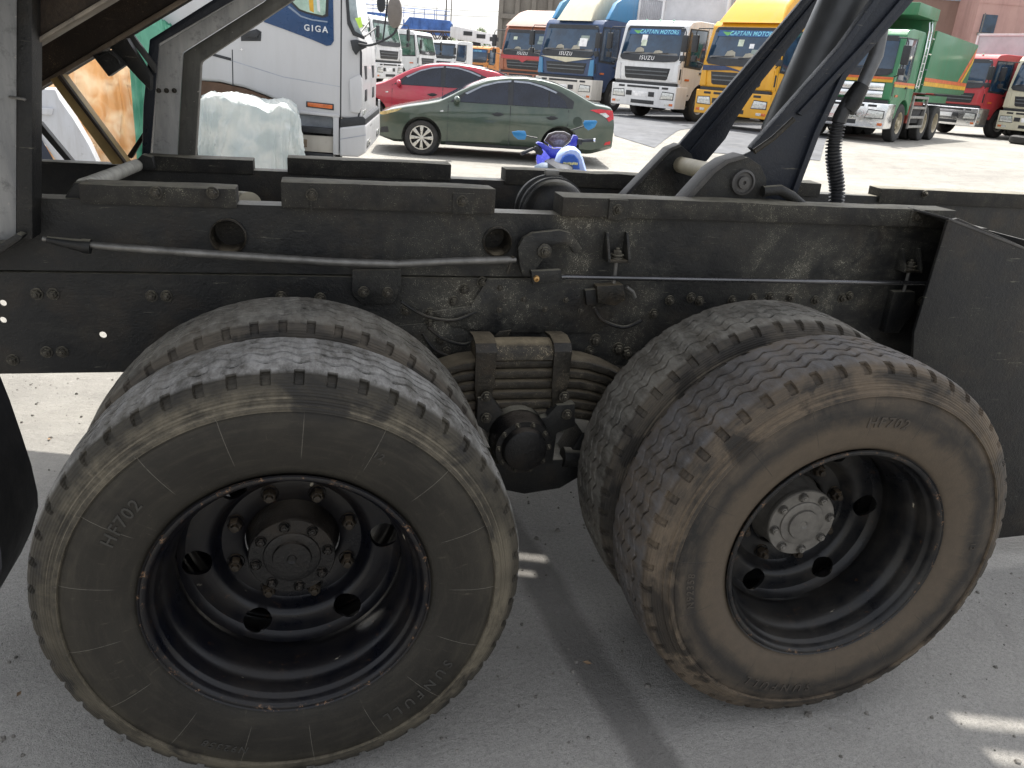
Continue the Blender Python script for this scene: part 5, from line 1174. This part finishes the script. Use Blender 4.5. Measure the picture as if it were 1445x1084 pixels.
drape('tan_tarp_heap', 'sunlit orange tan crumpled tarpaulin behind the diagonal brace', 'tarpaulin', (p_.x, p_.y+.3, 0), (.62,.5,atd(150,55,105).z), TAN, 5.1, .14, power=.7, folds=.10)
GRN = cloth('green_sheet', (.06,.30,.20), (.25,.60,.45), .55, 3, transl=.5)
p_ = atd(214, 60, 124)
drape('green_cloth', 'green cloth cover glimpsed above the tan tarpaulin beside the kinked frame', 'cloth', (p_.x, p_.y+.2, 0), (.24,.2,atd(212,14,124).z), GRN, 9.1, .04)
# white curved panel leaning in front of the tarp
p_ = atd(100, 180, 150)
WP = empty('curved_white_panel', 'dirty white curved body panel lying between the post and the gold-brown brace', 'panel', (p_.x, p_.y, 0), rad(8))
WPM = local_frame((p_.x,p_.y,0), rad(8)).inverted()
def wl(px, py):
    c = WPM @ CAMP; d = WPM.to_3x3() @ ray(px, py); q_ = c+d*(-c.y/d.y); return (q_.x, q_.z)
MB().prism([wl(*a) for a in ((20,118),(60,125),(78,126),(84,140),(104,168),(126,205),(142,240),(88,240),(60,200),(40,165),(20,150))], 0, .30).build('panel_shell', paint('panel_white',(.52,.53,.56),.5,.4), WP, bevel=.02)
MB().prism([wl(*a) for a in ((20,150),(76,153),(74,162),(20,160))], -.03, .0).build('panel_lip', paint('panel_white',(.52,.53,.56)), WP, bevel=.006)
MB().prism([wl(*a) for a in ((20,168),(46,172),(58,195),(84,240),(20,240))], -.02, -.004).build('panel_opening', simple('dark_navy',(.012,.018,.035),.5), WP)
MB().prism([wl(*a) for a in ((46,186),(56,188),(56,193),(46,192))], -.03, -.021).build('yellow_tag', simple('tag_yellow',(.5,.38,.06),.6), WP)
# spare tyre lying on the ground at the right edge
p_ = atd(1445, 213, 42); g_ = ground_h(p_.x,p_.y)
tag(MB().lathe([(0,.30),(.0,.44),(.05,.52),(.14,.535),(.23,.52),(.27,.44),(.27,.30),(.20,.27),(.07,.27)],40,ax='z',closed=True).build('spare_tyre', TYREB, None, (p_.x,p_.y,g_)), 'black tyre lying flat on the concrete at the right edge', 'tyre')

# ================================================================== BUILDINGS, POLES, TREE
def wallmat(name, a, b, sc=.5):
    t = NT(name); n1 = t.noise(sc,6,.7); n2 = t.noise(1,5,.7,t.scale_co((1.2,1.2,.12)))
    c = t.mix(t.ramp(n1,.3,.7), a, b); c = t.mix(t.ramp(n2,.5,.72,0,.45), c, tuple(q_*.55 for q_ in a)); t.bump(t.noise(4,5,.7),.3,.02)
    return t.fin(c, .85, 0)
def wall_building(name, label, pxa, sa, pxb, sb, depth, h, mat, cat='building', z0=0):
    A = atd(pxa, 60, sa); B = atd(pxb, 60, sb); v_ = Vector((B.x-A.x,B.y-A.y,0)); Lw = v_.length; rz = atan2(v_.y, v_.x)
    T = empty(name, label, cat, (A.x,A.y,0), rz)
    MB().bx(0,Lw,0,depth,0,h).build('wall', mat, T)
    return T, Lw
GB = wallmat('grey_brown_render', (.17,.15,.13), (.26,.24,.21))
T, Lw = wall_building('grey_building', 'tall grey brown concrete building behind the parked trucks', 704, 17, 1045, 17, 10, 14, GB)
for k in range(16): 
    x_ = Lw*k/15
    MB().bx(x_-.18,x_+.18,-.25,.0,0,14).build('pilaster', GB, T)
for z_ in (5.3,9.2): MB().bx(0,Lw,-.30,-.252,z_,z_+.35).build('ledge', GB, T)
BRW = wallmat('brown_pink_render', (.24,.155,.125), (.30,.20,.165))
T, Lw = wall_building('brown_building', 'brownish pink building wall with a barred window strip above the green tipper', 1215, 22, 1390, 22, 8, 12, BRW)
MB().bx(Lw*.10,Lw*.86,-.06,.0,7.45,9.2).build('window', simple('pale_window',(.35,.45,.55),.3,0,.3,1), T)
for k in range(24): MB().bx(Lw*(.10+.76*k/23)-.03,Lw*(.10+.76*k/23)+.03,-.12,-.062,7.45,9.2).build('window_bar', simple('bar_grey',(.4,.4,.42),.5), T)
PNK = wallmat('pink_render', (.46,.27,.24), (.55,.35,.31))
T, Lw = wall_building('pink_building', 'salmon pink building at the upper right behind the grey wall', 1368, 23, 1900, 23, 8, 13, PNK)
MB().bx(.4,1.3,-.05,.0,5.6,6.6).build('window', GLASS, T); MB().bx(.3,1.4,-.04,.0,5.45,5.58).build('window_sill', GB, T)
for k in range(5): MB().bx(0,Lw,-.03,0.,4+1.6*k,4.04+1.6*k).build('ledge', PNK, T)
GWL = wallmat('grey_yard_wall', (.22,.21,.20), (.32,.31,.30))
T, Lw = wall_building('yard_wall', 'grey concrete yard wall behind the red truck', 1268, 27, 1900, 27, .3, 3.6, GWL, 'wall')
for k in range(14): MB().bx(k*Lw/13-.15,k*Lw/13+.15,-.08,.0,0,3.6).build('pillar', GWL, T)
MB().bx(Lw*.27,Lw,-.1,.4,3.6,4.0).build('coping', GWL, T)
T, Lw = wall_building('far_wall', 'low grey wall closing the far left end of the yard', -900, 13, 700, 13, .3, 2.2, GWL, 'wall')
def pole(px, pyt, s, label, hgt, wires=True, r=.10):
    P = atd(px, 90, s); g_ = ground_h(P.x,P.y); T = empty('utility_pole', label, 'pole', (P.x,P.y,g_), rad(15), 'utility poles')
    MB().tube([(0,0,0),(0,0,hgt)],[r,r*.7],10).build('pole_shaft', simple('pole_grey',(.16,.15,.14),.8), T)
    if wires: MB().bx(-.9,.9,-.05,.05,hgt-1.5,hgt-1.38).build('cross_arm', simple('pole_grey',(.16,.15,.14),.8), T)
    return T
pole(627,0,12,'tall pole left of the tree, rising out of the frame',14); pole(634,14,13,'thin pole right beside the tall pole',10, False, .07)
pole(614,0,9,'thin far pole with short cross arm left of the tall pole',13,True,.06); pole(1372,30,24,'short bracket pole on top of the grey yard wall',6,False,.05)
# tree
def tree(px, s, label, h0, h1, rr_, n=1500):
    P = atd(px, 80, s); g_ = ground_h(P.x,P.y); T = empty('tree', label, 'tree', (P.x,P.y,g_)); rng = random.Random(3+int(px))
    MB().tube([(0,0,0),(.1,0,h0*.6),(.0,.1,h0+.4)],[.22,.16,.1],10).build('trunk', simple('bark',(.10,.075,.05),.9), T)
    mb = MB()
    for k in range(7): a = rng.random()*6.28; mb.tube([(0,0,h0*.7),(cos(a)*rr_*.3,sin(a)*rr_*.3,h0+.6),(cos(a)*rr_*.7,sin(a)*rr_*.7,h0+(h1-h0)*rng.uniform(.3,.8))],[.09,.06,.02],6)
    mb.build('limb', simple('bark',(.10,.075,.05),.9), T)
    cl = [(Vector((rng.uniform(-1,1)*rr_,rng.uniform(-1,1)*rr_*.8,rng.uniform(h0,h1))), rng.uniform(.35,.8)*rr_*.5) for _ in range(16)]
    lf = MB()
    for k in range(n):
        c_, q_ = cl[rng.randrange(16)]; p2 = c_+Vector((rng.gauss(0,.5),rng.gauss(0,.5),rng.gauss(0,.42)))*q_
        s_ = rng.uniform(.06,.16); u_ = Vector((rng.gauss(0,1),rng.gauss(0,1),rng.gauss(0,.6))).normalized(); w_ = u_.orthogonal().normalized()
        lf.add([p2-u_*s_,p2+w_*s_*.5,p2+u_*s_,p2-w_*s_*.5],[(0,1,2,3)])
    t = NT('leaf_green_%d' % px) if 'leafg' not in _c else None
    if t: 
        t.fin(t.mix(t.noise(1.5,3), (.035,.075,.012), (.12,.19,.03)), .6, 0); _c['leafg'] = t.m
    lf.build('crown', _c['leafg'], T, ofix=False, smooth=False); return T
tree(662, 13, 'yellow green tree beyond the trucks in the gap under the bright sky', 2.4, 4.6, 2.0, 2600)
tree(648, 12, 'smaller green bush crown touching the tree beside the poles', 1.8, 3.6, 1.2, 1200)
# lattice crane boom lying over the far trucks, blue tipped bodies on it, white boom at right
P = atd(470, 52, 21); B2 = atd(660, 60, 20); v_ = Vector((B2.x-P.x,B2.y-P.y,0)); CB = empty('lattice_boom', 'dark lattice crane boom above the roofs of the far white trucks', 'crane', (P.x,P.y,P.z), atan2(v_.y,v_.x)); Lb = v_.length; sl_ = (B2.z-P.z)/Lb
BLK3 = simple('boom_dark',(.07,.05,.045),.7)
for dy in (0,.7):
    for dz in (0,.62): MB().tube([(0,dy,dz),(Lb,dy,dz+sl_*Lb)],.07,8).build('boom_chord', BLK3, CB)
    nb = 22
    mb = MB()
    for k in range(nb): x_ = Lb*k/nb; x2 = Lb*(k+1)/nb; za = .0 if k%2 else .62; zb_ = .62-za; mb.tube([(x_,dy,za+sl_*x_),(x2,dy,zb_+sl_*x2)],.04,6)
    mb.build('boom_lacing', BLK3, CB)
MB().bx(Lb*.2,Lb*.2+.5,.1,.6,-P.z+.4,0).bx(Lb*.85,Lb*.85+.5,.1,.6,-P.z+.4,sl_*Lb*.85).build('boom_rest', UNDER, CB)
BT = simple('tub_blue',(.05,.13,.38),.5,0,.4,1.5)
def bluetub(px0, px1, pyt, pyb, s, label, txt=None, slant=0):
    A = atd(px0, pyb, s); B = atd(px1, pyb, s); C2 = atd(px0, pyt, s); v_ = Vector((B.x-A.x,B.y-A.y,0)); T = empty('blue_dump_body', label, 'truck body', (A.x,A.y,A.z), atan2(v_.y,v_.x), 'blue bodies stacked beyond the boom')
    w_, h_ = v_.length, C2.z-A.z
    MB().prism([(0,0),(w_,-.1),(w_+.15,h_*.8),(w_,h_),(slant,h_*1.05)],0,2.2).build('body_shell', BT, T, bevel=.04)
    for k in range(6): MB().bx(w_*(k+.7)/6.6-.05,w_*(k+.7)/6.6+.05,-.07,0,.05,h_*.85).build('side_rib', BT, T)
    for k in range(5): MB().tube([(w_*(k+.5)/5,0.1,h_),(w_*(k+.5)/5,.1,h_+.7)],.03,6).build('rail_post', BT, T)
    for z_ in (.35,.7): MB().tube([(.2,.1,h_+z_),(w_,.1,h_+z_)],.03,6).build('top_rail', BT, T)
    MB().bx(.2,.5,.3,1.9,-A.z+.3,-.05).bx(w_-.6,w_-.3,.3,1.9,-A.z+.3,-.12).build('support_frame', UNDER, T)
    return T
bluetub(500,552,16,34,15,'blue tipper body with white lettering just left of the mirror arm'); bluetub(562,634,24,44,17,'blue rounded tipper body with railings on top, beyond the lattice boom',slant=.9)
P = atd(645, 50, 22); B2 = atd(712, 62, 22); v_ = Vector((B2.x-P.x,B2.y-P.y,0)); WB_ = empty('white_boom', 'pale crane boom with dark windows above the orange truck', 'crane', (P.x,P.y+3,P.z), atan2(v_.y,v_.x)); Lb = v_.length
MB().prism([(0,0),(0,.55),(.3,.65),(Lb,.3),(Lb,-.35),(.4,-.15)],0,.7).build('boom', WHITEB, WB_, bevel=.03)
for k in range(3): MB().bx(.9+.9*k,1.5+.9*k,-.02,0,.12-.12*k,.38-.12*k).build('boom_window', BLKP, WB_)
MB().bx(Lb*.5,Lb*.5+.5,.1,.6,-P.z+.4,0).build('boom_rest', UNDER, WB_)

# wires sagging between the far poles
for k_, (ya_, yb_) in enumerate(((6,10),(13,18))):
    A_ = atd(480, ya_-14, 13); B_ = atd(720, yb_+6, 13); pts_ = [A_+(B_-A_)*t_+Vector((0,0,-1.2*4*t_*(1-t_)*.4)) for t_ in [i_/16 for i_ in range(17)]]
    tag(MB().tube(pts_, .022, 6).build('overhead_wire', simple('wire_black',(.03,.03,.03),.6)), ('upper' if k_ == 0 else 'lower')+' overhead wire sagging across the white sky at the poles', 'wire', 'overhead wires')
